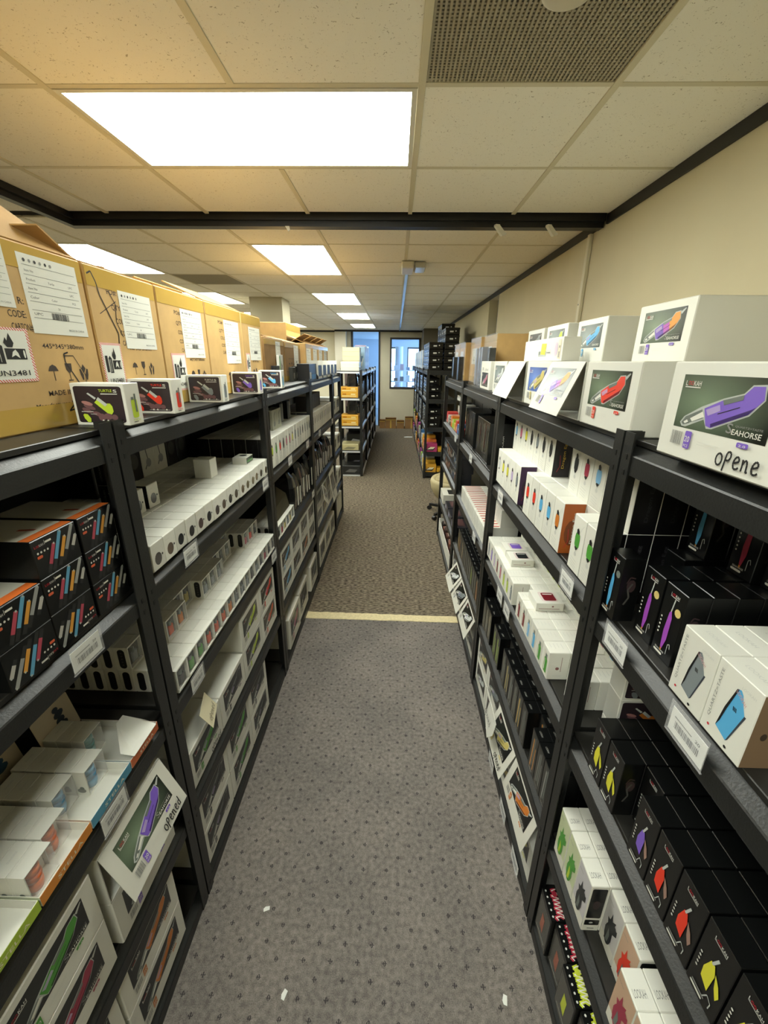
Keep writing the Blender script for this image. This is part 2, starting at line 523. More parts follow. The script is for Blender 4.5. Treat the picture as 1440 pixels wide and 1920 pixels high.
# --- walls
mb = MB(); mb.box(WALLX, WALLX + 0.15, NEARY, 5.72, 0, 2.80, WALLM); mb.box(WALLX, WALLX + 0.15, 6.28, BACKY + 0.12, 0, 2.80, WALLM)
mb.box(WALLX + 0.13, WALLX + 0.15, 5.72, 6.28, 0, 0.9, WALLM); mb.box(WALLX, WALLX + 0.15, 5.72, 6.28, 2.69, 2.80, WALLM)
mb.box(WALLX + 0.15, WALLX + 0.2, 5.6, 6.4, 0, 2.8, mat('#8a8577', 0.8))
w = struct('wall_right', mb, 'beige painted wall with a narrow recess')
mb = MB(); mb.box(WALLX + 0.11, WALLX + 0.118, 5.73, 6.27, 0.9, 2.69, mat('#aeb4b2', 0.06, 0.0, coat=1.0)); struct('window_2', mb, 'narrow glass sidelight in the right wall recess')
mb = MB(); mb.box(LEFTX - 0.15, LEFTX, NEARY, BACKY + 0.12, 0, 2.80, WALLM); struct('wall_left', mb)
mb = MB(); mb.box(LEFTX - 0.15, WALLX + 0.15, NEARY - 0.15, NEARY, 0, 2.80, WALLM); struct('wall_near', mb)
BW = mat('#c4bda4', 0.9, noise=0.03, scale=3.0)
mb = MB()
mb.box(LEFTX, -1.31, BACKY, BACKY + 0.12, 0, 2.80, BW); mb.box(-0.50, -0.17, BACKY, BACKY + 0.12, 0, 2.80, BW)
mb.box(0.69, WALLX, BACKY, BACKY + 0.12, 0, 2.80, BW); mb.box(-0.17, 0.69, BACKY, BACKY + 0.12, 0, 1.14, BW)
mb.box(-0.17, 0.69, BACKY, BACKY + 0.12, 2.54, 2.80, BW); mb.box(-1.31, -0.50, BACKY, BACKY + 0.12, 2.71, 2.80, BW)
struct('wall_back', mb, 'pale wall with a doorway and an interior window')
DARKF = mat('#2a2522', 0.5)
mb = MB()
for a in ((-0.19, -0.14, 1.12, 2.56), (0.66, 0.71, 1.12, 2.56)): mb.box(a[0], a[1], BACKY - 0.02, BACKY + 0.14, a[2], a[3], DARKF)
mb.box(-0.14, 0.66, BACKY - 0.02, BACKY + 0.14, 1.12, 1.17, DARKF); mb.box(-0.14, 0.66, BACKY - 0.02, BACKY + 0.14, 2.51, 2.56, DARKF)
wn = struct('window_1', mb, 'dark framed interior window in the back wall')
mb = MB(); mb.box(-0.14, 0.66, BACKY + 0.05, BACKY + 0.056, 1.17, 2.51, mat('#cfe3f5', 0.03, alpha=0.12)); part('pane', mb, wn)
mb = MB(); mb.box(-0.53, -0.48, BACKY - 0.02, BACKY + 0.14, 0, 2.71, DARKF); mb.box(-1.34, -1.28, BACKY - 0.02, BACKY + 0.14, 0, 2.71, DARKF)
struct('trim_2', mb, 'dark frame of the open doorway')
mb = MB(); mb.cbox(-1.45, -1.37, BACKY - 0.85, BACKY - 0.03, 0.01, 2.1, mat('#4a3a34', 0.5), 0.004)
dr = struct('door_1', mb, 'dark brown door standing open by the pillar')
mb = MB(); mb.cyl((-1.37, BACKY - 0.75, 1.0), (-1.30, BACKY - 0.75, 1.0), 0.012, mat('#8a8a88', 0.3, 1.0)); mb.cyl((-1.305, BACKY - 0.75, 1.0), (-1.305, BACKY - 0.62, 1.0), 0.01, mat('#8a8a88', 0.3, 1.0)); part('door_handle', mb, dr)
mb = MB(); mb.box(-1.78, -1.46, BACKY - 0.30, BACKY, 0, 2.739, mat('#cfc9b6', 0.9)); struct('wall_stub', mb, 'pale pillar at the left of the doorway')
mb = MB(); mb.box(.72, WALLX - .001, 12.15, 12.95, 0, 2.739, mat('#6a6353', .9)); struct('wall_pier', mb, 'dark grey pier behind the stacked black boxes')
mb = MB(); mb.box(-2.08, -1.62, 6.5, 6.95, 0, 2.739, mat('#bdb59a', 0.9, noise=0.03, scale=4)); struct('wall_column', mb, 'square beige column behind the cartons')
mb = MB()
mb.box(WALLX - 0.012, WALLX, NEARY, 2.95, 2.688, 2.739, TRIMB); mb.box(WALLX - 0.012, WALLX, 3.05, BACKY, 2.688, 2.739, TRIMB)
struct('trim_3', mb, 'black trim along the top of the right wall')
mb = MB(); mb.box(-1.78, WALLX - 0.02, BACKY - 0.315, BACKY - 0.30, 2.69, 2.739, TRIMB); mb.box(LEFTX, -1.78, BACKY - 0.012, BACKY, 2.69, 2.739, TRIMB); struct('trim_4', mb, 'black trim along the top of the back wall')
mb = MB()
mb.box(-2.06, WALLX - 0.013, 2.955, 3.04, 2.706, 2.75, TRIMB); mb.box(-2.04, WALLX - 0.013, 2.975, 3.04, 2.676, 2.706, TRIMB)
mb.box(-2.06, -1.98, NEARY, 2.955, 2.706, 2.75, TRIMB); mb.box(-2.04, -2.0, NEARY, 2.975, 2.676, 2.706, TRIMB)
struct('trim_5', mb, 'black partition track crossing the ceiling')
# --- back office seen through doorway and window
mb = MB(); BLUEW = mat('#c6cbd2', 0.9)
mb.box(-3.2, -3.1, BACKY + 0.12, 18.6, 0, 2.8, BLUEW)
mb.box(-3.2, -0.35, 18.5, 18.6, 0, 2.8, BLUEW); mb.box(-0.35, 3.2, 18.5, 18.6, 0, 0.8, BLUEW); mb.box(-0.35, 3.2, 18.5, 18.6, 2.45, 2.8, BLUEW)
mb.box(0.25, 0.45, 18.5, 18.6, 0.8, 2.45, BLUEW); mb.box(1.25, 1.4, 18.5, 18.6, 0.8, 2.45, BLUEW)
mb.box(3.1, 3.2, BACKY + 0.12, 18.6, 0, 0.8, BLUEW); mb.box(3.1, 3.2, BACKY + 0.12, 18.6, 2.5, 2.8, BLUEW)  # unseen side wall, left open at mid height to let daylight in
mb.box(WALLX, 3.2, BACKY + 0.0, BACKY + 0.12, 0, 2.8, BLUEW)
struct('wall_office', mb, 'office walls lit by daylight beyond the back wall')
mb = MB(); mb.box(-3.2, 3.2, BACKY + 0.12, 18.6, -0.05, 0, mat('#8f9291', 0.8)); struct('floor.002', mb, 'pale floor of the back office')
mb = MB(); mb.box(-3.2, 3.2, BACKY + 0.12, 18.6, 2.74, 2.8, mat('#c9ccd0', 0.9)); struct('ceiling.001', mb, 'office ceiling beyond the back wall')
mb = MB()
for x0, x1 in ((-0.35, 0.25), (0.45, 1.25), (1.4, 3.1)):
    mb.box(x0, x1, 18.53, 18.56, 0.8, 0.86, DARKF); mb.box(x0, x1, 18.53, 18.56, 2.39, 2.45, DARKF)
    for x in (x0, x1 - 0.05): mb.box(x, x + 0.05, 18.53, 18.56, 0.86, 2.39, DARKF)
struct('window_3', mb, 'bright outside windows of the back office')
# --- ceiling tiles and grid
mb = MB(); mb.box(LEFTX, WALLX, NEARY, BACKY, 2.775, 2.80, mat('#9d947c', 0.9)); ceil = struct('ceiling', mb, 'suspended ceiling of speckled square tiles')
P = 0.61; GX = 0.065
gxs = [GX - P * k for k in range(9, -3, -1)]   # -5.425 .. 1.285
gy_n = [1.715 + P * k for k in range(-5, 3)]   # near zone lines
gy_f = [3.05 + P * k for k in range(0, 18)]
LIGHTS = [(-1.155, 0.065, 1.715, 2.325), (-1.155, 0.065, -0.725, -0.115)]
for x in (-1.155, -2.985, -4.815):
    for y in (3.66, 6.10, 8.54, 10.98): LIGHTS.append((x, x + P, y, y + 2 * P))
VENTS = [(0.065, 0.675, 1.105, 1.715), (-2.375, -1.765, 4.88, 5.49)]
def covered(x0, x1, y0, y1):
    cx, cy = (x0 + x1) / 2, (y0 + y1) / 2
    return any(a < cx < b and c < cy < d for a, b, c, d in LIGHTS + VENTS)
_tm = {}
def tile(x0, x1, y0, y1):
    w, h = round(x1 - x0, 3), round(y1 - y0, 3)
    if (w, h) not in _tm:
        mb = MB(); mb.cbox(-w / 2 + .004, w / 2 - .004, -h / 2 + .004, h / 2 - .004, 0, 0.014, TILE, 0.003); _tm[(w, h)] = mb.mesh('ceiling_tile')
    o = link('ceiling_tile', _tm[(w, h)], ceil); o.location = ((x0 + x1) / 2, (y0 + y1) / 2, CEIL)
xl = [LEFTX] + [x for x in gxs if LEFTX < x < WALLX] + [WALLX]
for lines in ([NEARY] + [y for y in gy_n if y > NEARY + .05], gy_f + [BACKY]):
    for x0, x1 in zip(xl, xl[1:]):
        for y0, y1 in zip(lines, lines[1:]):
            if y1 - y0 > 0.05 and not covered(x0, x1, y0, y1): tile(x0, x1, y0, y1)
def bar(x0, x1, y0, y1, z0=CEIL - 0.002, m=BARM):
    mb = MB(); mb.cbox(x0, x1, y0, y1, z0, CEIL + 0.006, m, 0.001); part('grid_bar', mb, ceil)
for x in gxs:
    if LEFTX < x < WALLX:
        cuts = sorted((c, d) for a, b, c, d in LIGHTS + VENTS if a + .05 < x < b - .05)
        for ya, yb in ((NEARY, 2.955), (3.04, BACKY)):
            p = ya
            for c, d in cuts:
                if ya < (c + d) / 2 < yb: bar(x - 0.012, x + 0.012, p, c - .011, CEIL - 0.004); p = d + .011
            bar(x - 0.012, x + 0.012, p, yb, CEIL - 0.004)
for y in [q for q in gy_n if NEARY < q < 2.9] + gy_f:
    p = LEFTX
    for a, b in sorted((a, b) for a, b, c, d in LIGHTS if c + .05 < y < d - .05): bar(p, a - .011, y - .011, y + .011); p = b + .011
    bar(p, WALLX, y - .011, y + .011)
# --- lights
DIFF = bpy.data.materials.new('lamp_diffuser'); DIFF.use_nodes = True
_b = DIFF.node_tree.nodes['Principled BSDF']; _b.inputs['Base Color'].default_value = (0.9, 0.9, 0.88, 1)
_b.inputs['Emission Color'].default_value = (*LAMP_COLOR, 1); _b.inputs['Emission Strength'].default_value = LAMP
LN = ['large bright ceiling light panel above the aisle', 'ceiling light panel behind the viewer']
names = {-1.155: 'aisle', -2.985: 'left', -4.815: 'far left'}
for i, (x0, x1, y0, y1) in enumerate(LIGHTS):
    if i < 2: lab = LN[i]
    else:
        k = (i - 2) % 4; cn = names[x0]
        lab = '%s bright light panel beyond the black track, %s column' % (ORD[k], cn)
    t = empty('ceiling_light', ((x0 + x1) / 2, (y0 + y1) / 2, CEIL)); tag(t, lab, 'ceiling light', 'ceiling light panels')
    w, h = (x1 - x0) / 2 - .013, (y1 - y0) / 2 - .013
    FRM = mat('#d8d4c2', 0.4)
    mb = MB()
    for a in ((-w, w, -h, -h + .018), (-w, w, h - .018, h), (-w, -w + .018, -h + .018, h - .018), (w - .018, w, -h + .018, h - .018)): mb.box(a[0], a[1], a[2], a[3], -0.004, 0.012, FRM)
    part('frame', mb, t)
    mb = MB(); mb.box(-w + .018, w - .018, -h + .018, h - .018, 0.004, 0.010, DIFF); part('diffuser', mb, t)
# --- air vents
def vent(x0, x1, y0, y1, label, disc):
    t = empty('air_vent', ((x0 + x1) / 2, (y0 + y1) / 2, CEIL)); tag(t, label, 'air vent', 'ceiling air vents')
    w = (x1 - x0) / 2 - .013; VM = mat('#a49b82', 0.6); HM = mat('#6f6857', 0.8)
    mb = MB(); mb.box(-w, w, -w, w, 0.008, 0.014, HM); part('backing', mb, t)
    mb = MB(); k = 46; st = 2 * w / k
    for i in range(k):
        mb.box(-w + i * st, -w + i * st + st * .52, -w, w, 0.0, 0.003, VM)
        mb.box(-w, w, -w + i * st, -w + i * st + st * .52, 0.003, 0.006, VM)
    o = part('perforated_grille', mb, t); o['kind'] = 'stuff'
    if disc:
        mb = MB(); mb.lathe([(0.0, -0.052), (0.045, -0.051), (0.058, -0.044), (0.064, -0.03), (0.066, -0.002)], mat('#cfc8b0', 0.45), (0.0, -0.12, 0), 24); part('round_cover', mb, t)
vent(*VENTS[0], 'square perforated ceiling vent with a round white cover', True)
vent(*VENTS[1], 'grey square ceiling vent left of the aisle lights', False)
# --- small ceiling fittings
PL = mat('#d2ccb8', 0.4)
t = empty('sensor', (0.14, 4.33, CEIL)); tag(t, 'white ceiling device box under the grid bar', 'sensor')
mb = MB(); mb.cbox(-0.11, 0.0, -0.15, 0.15, -0.06, -0.004, PL, 0.008); part('body', mb, t)
mb = MB(); mb.cbox(0.005, 0.11, -0.13, 0.13, -0.05, -0.004, mat('#b9bab0', 0.2), 0.012); part('lens', mb, t)
t = empty('reflection_raceway', (0.085, 8.9, CEIL)); tag(t, 'ceiling raceway with blue daylight reflection painted into its colour', 'raceway')
mb = MB(); mb.cbox(-0.017, 0.017, -4.35, 4.35, -0.022, -0.004, mat('#a9c6ee', 0.18), 0.004); part('cover', mb, t)  # pale blue stands in for daylight reflected along the ceiling bar
for k, (x, lab) in enumerate(((0.60, 'left white bracket clipped under the black ceiling track'), (0.905, 'right white bracket clipped under the black ceiling track'))):
    t = empty('track_bracket', (x, 2.962, 2.676), 0.3); tag(t, lab, 'bracket', 'track brackets')
    mb = MB(); mb.prism([(-.035, 0, -.002), (-.008, 0, .004), (.04, -.004, -.04), (.012, -.004, -.052)], (0, -0.022, 0), PL); part('arm', mb, t)
    mb = MB(); mb.cbox(-.036, -.008, -.026, .0, -.006, .006, PL, .002); part('clip', mb, t)
mb = MB(); mb.prism([(-.69, 2.965, 2.676), (-.665, 2.965, 2.676), (-.66, 2.965, 2.655), (-.672, 2.965, 2.648)], (0, .008, 0), PL); tag(link('cable_clip', mb.mesh('cable_clip')), 'tiny clip hanging from the black track above cartons', 'clip')
mb = MB(); mb.cbox(WALLX - .026, WALLX - .001, 3.13, 3.165, 1.2, 2.685, mat('#d0c8ad', 0.5), .004); cd = link('wall_conduit', mb.mesh('wall_conduit')); tag(cd, 'cream vertical conduit on the right wall', 'conduit')
mb = MB(); mb.cyl((WALLX - .028, 3.147, 2.28), (WALLX - .024, 3.147, 2.28), .005, mat('#6a655a')); part('screw', mb, cd)
# --- paper scraps on the floor
SC = mat('#dedfd8', 0.7)
for (x, y, a, s, lab) in ((-.44, .955, .4, .012, 'small white paper scrap beside the left rack'), (-.32, .735, 1.3, .013, 'white paper scrap nearest the bottom edge'),
                       (.385, .745, 1.4, .013, 'white paper scrap beside the right rack'), (.36, 11.3, .2, .12, 'white sheet on the far carpet near the back')):
    mb = MB(); mb.prism([(-s, -s * .5, .001), (s * .8, -s * .6, .001), (s, s * .3, .001), (-s * .2, s * .6, .001), (-s * .9, s * .3, .001)], (0, 0, .0015), SC)
    o = link('paper_scrap', mb.mesh('paper_scrap')); o.location = (x, y, 0); o.rotation_euler = (0, 0, a); tag(o, lab, 'scrap', 'paper scraps on the carpet')

# ================================================================== SHELVING UNITS
LV = [0.075, 0.475, 0.905, 1.335, 1.755]
FL, FR = -0.67, 0.515
def unit(side, y0, y1, label, front, depth=0.60, levels=LV, pw=0.04, top=1.772, beam=METAL, edge=None, sidebeam=None, panel=True, sideh=.0585):
    """side +1: faces +X (left rack); side -1: faces -X (right rack). Parts in local space, local x = outward"""
    t = empty('shelving_unit', (front, (y0 + y1) / 2, 0)); tag(t, label, 'shelving unit', 'black metal shelving units')
    L = y1 - y0
    X = lambda s: s * side          # s: outward positive
    a, b = -L / 2 + .002, L / 2 - .002
    for ys, sg in ((a, 1), (b, -1)):
        for s0, sd in ((0, -1), (-depth, 1)):
            mb = MB()
            def bx(sa, sb, ya, yb, za, zb, m=METAL):
                x = sorted((X(sa), X(sb))); y = sorted((ya, yb)); mb.box(x[0], x[1], y[0], y[1], za, zb, m)
            bx(s0, s0 + sd * .003, ys, ys + sg * pw, 0.006, top)
            bx(s0 + sd * .003, s0 + sd * .04, ys, ys + sg * .003, 0.006, top)
            bx(s0, s0 + sd * .042, ys, ys + sg * (pw + .001), 0, 0.006, TRIMB)
            for zz in levels:
                for dz in (-.03, -.065): bx(s0 - sd * .0012, s0, ys + sg * .016, ys + sg * .024, zz + dz - .012, zz + dz, TRIMB)
            part('post', mb, t)
    for zz in levels:
        mb = MB(); x = sorted((X(-.024), X(-depth + .024))); mb.cbox(x[0], x[1], a + .004, b - .004, zz - .013, zz, BOARD, .0015); part('shelf_board', mb, t)
        prof = [(-.030, -.0135), (-.006, -.030), (-.0035, -.033), (-.0035, -.074), (-.0075, -.074), (-.0075, -.036), (-.030, -.0185)]
        for s0, sg in ((0, 1), (-depth, -1)):
            mb = MB(); pts = [(X(s0 + sg * p), a + .0035, zz + q) for p, q in prof]
            mb.prism(pts, (0, b - a - .007, 0), beam); part('front_beam' if s0 == 0 else 'back_beam', mb, t)
        for ys, sg in ((a, 1), (b, -1)):
            mb = MB(); x = sorted((X(-.045), X(-depth + .045))); y = sorted((ys + sg * .0032, ys + sg * .0075))
            mb.box(x[0], x[1], y[0], y[1], zz - .0135 - sideh, zz - .0135, sidebeam or beam); part('side_beam', mb, t)
    if panel:  # added black sheet, closes the rack back so the shelf interiors go dark
        mb = MB(); x = sorted((X(-depth + .012), X(-depth + .009))); mb.box(x[0], x[1], a + .01, b - .01, .02, levels[-1] - .02, mat('#070707', .8)); part('added_shade_panel', mb, t)
    return t
unit(1, -.235, .987, 'nearest black shelving unit on the left', FL)
unit(1, .991, 2.208, 'second black shelving unit on the left', FL)
unit(1, 2.212, 3.428, 'third black shelving unit on the left', FL)
unit(1, 3.432, 4.648, 'fourth black shelving unit on the left', FL)
unit(1, 4.652, 5.33, 'narrow black shelving unit ending the left row', FL)
unit(-1, -.265, .957, 'nearest black shelving unit on the right', FR, pw=.036)
unit(-1, .961, 2.178, 'second black shelving unit on the right', FR, pw=.036)
unit(-1, 2.182, 3.398, 'third black shelving unit on the right', FR, pw=.036)
unit(-1, 3.402, 4.618, 'fourth black shelving unit ending the right row', FR, pw=.036)
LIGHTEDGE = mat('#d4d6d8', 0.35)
for k in range(4):
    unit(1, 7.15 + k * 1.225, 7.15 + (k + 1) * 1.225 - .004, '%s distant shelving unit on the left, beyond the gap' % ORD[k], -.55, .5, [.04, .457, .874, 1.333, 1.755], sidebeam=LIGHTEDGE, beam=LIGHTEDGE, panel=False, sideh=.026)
    unit(-1, 7.10 + k * 1.225, 7.10 + (k + 1) * 1.225 - .004, '%s distant shelving unit on the right, beyond the chair' % ORD[k], .50, .5, [.10, .457, .874, 1.333, 1.78], top=1.80, panel=False)
# ================================================================== PRODUCT BOX DESIGNS
# every design: local front plane y = 0 facing -y, origin at the middle of the bottom front edge
def FF(mb, w, d, h, face='front'):
    if face == 'front': return Frame(mb, (-w / 2, 0, 0), (1, 0, 0), (0, 0, 1), w, h)
    if face == 'right': return Frame(mb, (w / 2, 0, 0), (0, 1, 0), (0, 0, 1), d, h)
    if face == 'left': return Frame(mb, (-w / 2, d, 0), (0, -1, 0), (0, 0, 1), d, h)
    if face == 'top': return Frame(mb, (-w / 2, 0, h), (1, 0, 0), (0, 1, 0), w, d)
def body(w, d, h, m, name='box_body', b=0.0012, seam=None):
    mb = MB(); mb.cbox(-w / 2, w / 2, 0, d, 0, h, m, b)
    if seam:
        f = FF(mb, w, d, h, 'top'); f.line(.03, .06, .97, .06, .0008, seam)
    return mb.mesh(name)
GLASS = mat('#b9beb8', 0.25); GLASS2 = mat('#6d756f', 0.3); PAPER = mat('#e4e4da', 0.7); INK2 = mat('#3b2f24', 0.7); GOLD = mat('#c8a43a', 0.4)
def lookah(f, a, b, s, w, white=None, red=None):
    white = white or WHITE; red = red or RED
    f.layer(); f.text('L', a, b, s, white, w * .13); f.text('OO', a + w * .16, b + s * .06, s * .85, red, w * .34); f.text('KAH', a + w * .53, b, s, white, w * .47)
    f.rect(a, a + w, b - s * .28, b - s * .14, white)
def seahorse_art(f, x0, x1, y0, y1, colr, colr2=None, colr3=None):
    W, H = x1 - x0, y1 - y0
    q = lambda pts: [(x0 + W * a, y0 + H * b) for a, b in pts]
    f.layer()
    f.poly(q([(.08, .10), (.11, .03), (.16, .03), (.36, .22), (.41, .07), (.47, .08), (.80, .40), (.90, .66), (.88, .90), (.76, .88), (.70, .74), (.52, .63), (.30, .44), (.12, .22)]), GLASS)
    f.layer(); f.poly(q([(.10, .10), (.13, .06), (.35, .24), (.32, .40), (.14, .22)]), GLASS2)
    f.poly(q([(.20, .20), (.23, .15), (.36, .27), (.33, .36)]), WHITE)
    f.poly(q([(.88, .86), (.97, .96), (.985, .93), (.905, .78)]), GLASS)
    if colr2:
        f.poly(q([(.34, .42), (.40, .12), (.46, .10), (.58, .22), (.52, .60)]), colr)
        f.poly(q([(.52, .60), (.58, .22), (.70, .33), (.66, .66)]), colr2)
        f.poly(q([(.66, .66), (.70, .33), (.79, .42), (.89, .67), (.87, .87), (.77, .86), (.71, .72)]), colr3)
    else:
        f.poly(q([(.34, .42), (.40, .12), (.46, .10), (.79, .42), (.89, .67), (.87, .87), (.77, .86), (.71, .72), (.52, .60)]), colr)
    f.layer(); f.poly(q([(.52, .60), (.54, .52), (.71, .64), (.71, .72)]), GLASS2)
    f.poly(q([(.365, .40), (.40, .30), (.52, .42), (.50, .52)]), SHEEN); f.poly(q([(.46, .11), (.79, .42), (.84, .55), (.80, .50), (.45, .17)]), SHADE); f.poly(q([(.13, .12), (.15, .09), (.19, .13), (.17, .17)]), WHITE)
    f.line(x0 + W * .50, y0 + H * .36, x0 + W * .70, y0 + H * .52, .0012, INK)
PURP, PINKC, ORNG = mat('#6f4fae', .4), mat('#b85ab8', .4), mat('#e0922e', .4)
COLS = dict(purple=mat('#7a5cc0', .4), magenta=mat('#a04cb8', .4), red=mat('#e23a22', .4), blue=mat('#57a9d8', .4), green=mat('#4f9a3a', .4), lime=mat('#b9d038', .4), maroon=mat('#a03048', .4),
            orange=mat('#c9772c', .4), orangered=mat('#d4552e', .4), yellow=mat('#d9d338', .4), gold=mat('#c9b96a', .4), grey=mat('#7d8588', .4), black=mat('#23272a', .35),
            pink=mat('#c06a80', .4), teal=mat('#6fb0ac', .4), white=mat('#cfd3d0', .4), cyan=mat('#7fb6dc', .4), lilac=mat('#b9a6c8', .5), darkred=mat('#7a1f28', .35))
_cache = {}
SHEEN = mat('#d9c6ee', .3, alpha=.55); SHADE = mat('#1a1030', .3, alpha=.55)
SW, SH, SD = .272, .163, .30
PRINTS = mat('#c9c9c2', .5)
def seahorse(colr, panel='green', opened=False, rainbow=False, w=SW, h=SH, vertical=False):
    key = ('sea', colr, panel, opened, rainbow, w, h, vertical)
    if key in _cache: return _cache[key]
    mb = MB(); f = FF(mb, w, SD, h)
    pm = {'green': glow_panel('#10160f', '#77896f'), 'grey': glow_panel('#3b4441', '#8f9a98'), 'blue': glow_panel('#2a3f86', '#6d8fd6'), 'dark': glow_panel('#060707', '#1b211e')}[panel]
    if vertical: A = (.16, .84, .10, .60)
    else: A = (.13, .87, .33, .87)
    f.rect(*A, pm, uv=True)
    W, H = A[1] - A[0], A[3] - A[2]
    if rainbow: seahorse_art(f, *A, PURP, PINKC, ORNG)
    else: seahorse_art(f, *A, COLS[colr])
    lookah(f, A[0] + W * .05, A[2] + H * .80, H * h * .13 / h * 1.0, W * .19)
    f.text('S', A[0] + W * .63, A[2] + H * .08, H * .24, GREYINK, W * .06)
    f.text('EAHORSE', A[0] + W * .69, A[2] + H * .07, H * .13, WHITE, W * .27)
    f.text('QUARTZ+TASTE', A[0] + W * .71, A[2] + H * .20, H * .045, GREYINK, W * .25)
    if not vertical:
        f.barcode(.14, .25, .15, .29, GREYINK); c2 = COLS[colr if colr in COLS else 'purple']
        f.rrect(.275, .335, .13, .31, .012, c2); f.layer(); f.text('20', .281, .20, .085, WHITE, .045); f.text('PCS', .284, .145, .04, WHITE, .04)
        f.rect(.40, .58, .225, .228, PRINTS); f.rect(.40, .57, .20, .203, PRINTS); f.rrect(.70, .78, .27, .315, .01, c2); f.layer(); f.text('2.0', .715, .278, .03, WHITE, .05)
        if opened:
            f.hand(opened, .58, .07, .17, .32, INK, .0032)
    else:
        f.barcode(.2, .35, .68, .78, GREYINK); f.hand('opened', .5, .66, .1, .36, INK, .0018)
    r = mb.mesh('front_print'); _cache[key] = r
    return r
SEABODY = body(SW, SD, SH, WHITE, b=.0025)
# ---- turtle boxes: front .13 x .098, side .06
TW, TD, TH = .132, .062, .100
_tmb = MB(); _tmb.cbox(-TW / 2, TW / 2, 0, TD, 0, TH, WHITE, .0015); TBODY = _tmb.mesh('box_body')
HAND = mat('#6d4a4c', .6); HAND2 = mat('#a5726c', .6); DARKP = glow_panel('#201a1e', '#4a3b42')
def turtle(colr):
    key = ('tur', colr)
    if key in _cache: return _cache[key]
    C = COLS[colr]
    mb = MB(); f = FF(mb, TW, TD, TH)
    f.rrect(.055, .945, .07, .93, .05, DARKP)
    f.layer()
    for a, b, ra, rb, t in ((.30, .44, .12, .05, -.5), (.24, .36, .10, .05, -.6), (.62, .22, .08, .08, 0), (.50, .2, .07, .09, 0), (.42, .28, .09, .05, -.5), (.74, .2, .06, .07, 0)): f.ell(a, b, ra, rb, HAND, 10, t)
    f.layer(); f.ell(.27, .53, .11, .045, HAND2, 10, -.35)
    f.layer(); f.poly([(.41, .55), (.62, .30), (.70, .27), (.74, .34), (.735, .46), (.70, .53), (.64, .53), (.60, .46), (.47, .62)], C)
    f.layer(); f.poly([(.46, .62), (.60, .46), (.65, .51), (.50, .68)], GLASS); f.poly([(.30, .76), (.33, .78), (.46, .66), (.43, .62)], GLASS)
    f.text('TURTLE', .53, .80, .09, C if colr not in ('grey',) else WHITE, .25); f.text('S', .80, .79, .10, WHITE, .07); f.rect(.56, .87, .745, .765, WHITE)
    f.poly([(.155, .25), (.18, .28), (.24, .27), (.29, .17), (.28, .08), (.22, .08), (.17, .17)], C)
    f.rect(.14, .36, .325, .34, PRINTS); f.rect(.30, .42, .27, .28, PRINTS); f.rect(.42, .90, .105, .115, PRINTS)
    f.layer()
    for a in (.52, .61, .82): f.ell(a, .12, .018, .024, WHITE, 8)
    fr = mb.mesh('front_print')
    mb = MB(); f = FF(mb, TW, TD, TH, 'right')
    f.rrect(.32, .72, .16, .62, .12, C, ry=.05); f.layer(); f.rect(.55, .66, .30, .74, GLASS2); f.rect(.34, .50, .60, .67, GLASS2); f.rect(.3, .6, .06, .075, INK); f.text('TURTLE', .28, .09, .06, C, .5)
    _cache[key] = [('front_print', fr), ('side_print', mb.mesh('side_print'))]
    return _cache[key]
# ---- shipping cartons
KRAFT = mat('#c6a268', .75, noise=.08, scale=14, bump=.04); KRAFT2 = mat('#b08a50', .8, noise=.1, scale=10); TAPE = mat('#c9a552', .22, noise=.05, scale=8, coat=.4); KRAFTD = mat('#8a6a3e', .8, noise=.12, scale=10); HAZ = stripe_mat('#d6463c', '#ece9df')
def sheet(w, h):
    mb = MB(); mb.box(0, w, -.0012, -.0002, 0, h, PAPER)
    f = Frame(mb, (0, -.0012, 0), (1, 0, 0), (0, 0, 1), w, h)
    for i, y in enumerate((.86, .74, .63, .52, .41, .30, .20)): f.rect(.05, .95, y, y + .006, GREYINK)
    for i in range(6): f.ell(.10 + i * .085, .92, .022, .024, GREYINK if i % 2 else INK, 6)
    for i, (st, y) in enumerate((('Item No', .78), ('Product', .67), ('UPC', .24), ('Color', .45), ('Item No', .56))): f.text(st, .07, y, .045, GREYINK, .14)
    for st, a, y in (('Turtle', .42, .67), ('Color', .42, .45), ('UPC', .78, .56), ('PCS', .8, .45), ('20', .5, .34), ('UPC', .78, .67)): f.text(st, a, y, .042, GREYINK)
    f.barcode(.36, .66, .20, .29, INK, 20); f.text('MADE IN CHINA', .62, .06, .04, GREYINK, .3)
    return mb.mesh('label_sheet')
def hazard(w, h):
    mb = MB(); mb.box(0, w, -.0012, -.0002, 0, h, HAZ)
    f = Frame(mb, (0, -.0012, 0), (1, 0, 0), (0, 0, 1), w, h)
    f.rect(.06, .94, .05, .95, PAPER); f.layer()
    f.rect(.12, .24, .36, .72, INK); f.rect(.27, .43, .34, .66, INK); f.poly([(.27, .66), (.35, .72), (.43, .66)], INK); f.rect(.46, .86, .42, .62, INK)
    f.poly([(.52, .64), (.47, .72), (.52, .82), (.54, .76), (.60, .90), (.66, .72), (.62, .64)], INK); f.layer(); f.poly([(.56, .46), (.60, .56), (.66, .60), (.70, .54), (.72, .44), (.64, .50)], PAPER); f.ell(.82, .52, .02, .08, PAPER, 8)
    f.line(.29, .37, .29, .64, .0012, PAPER); f.line(.35, .37, .35, .64, .0012, PAPER)
    f.text('UN3481', .18, .12, .14, INK, .66)
    return mb.mesh('hazard_sheet')
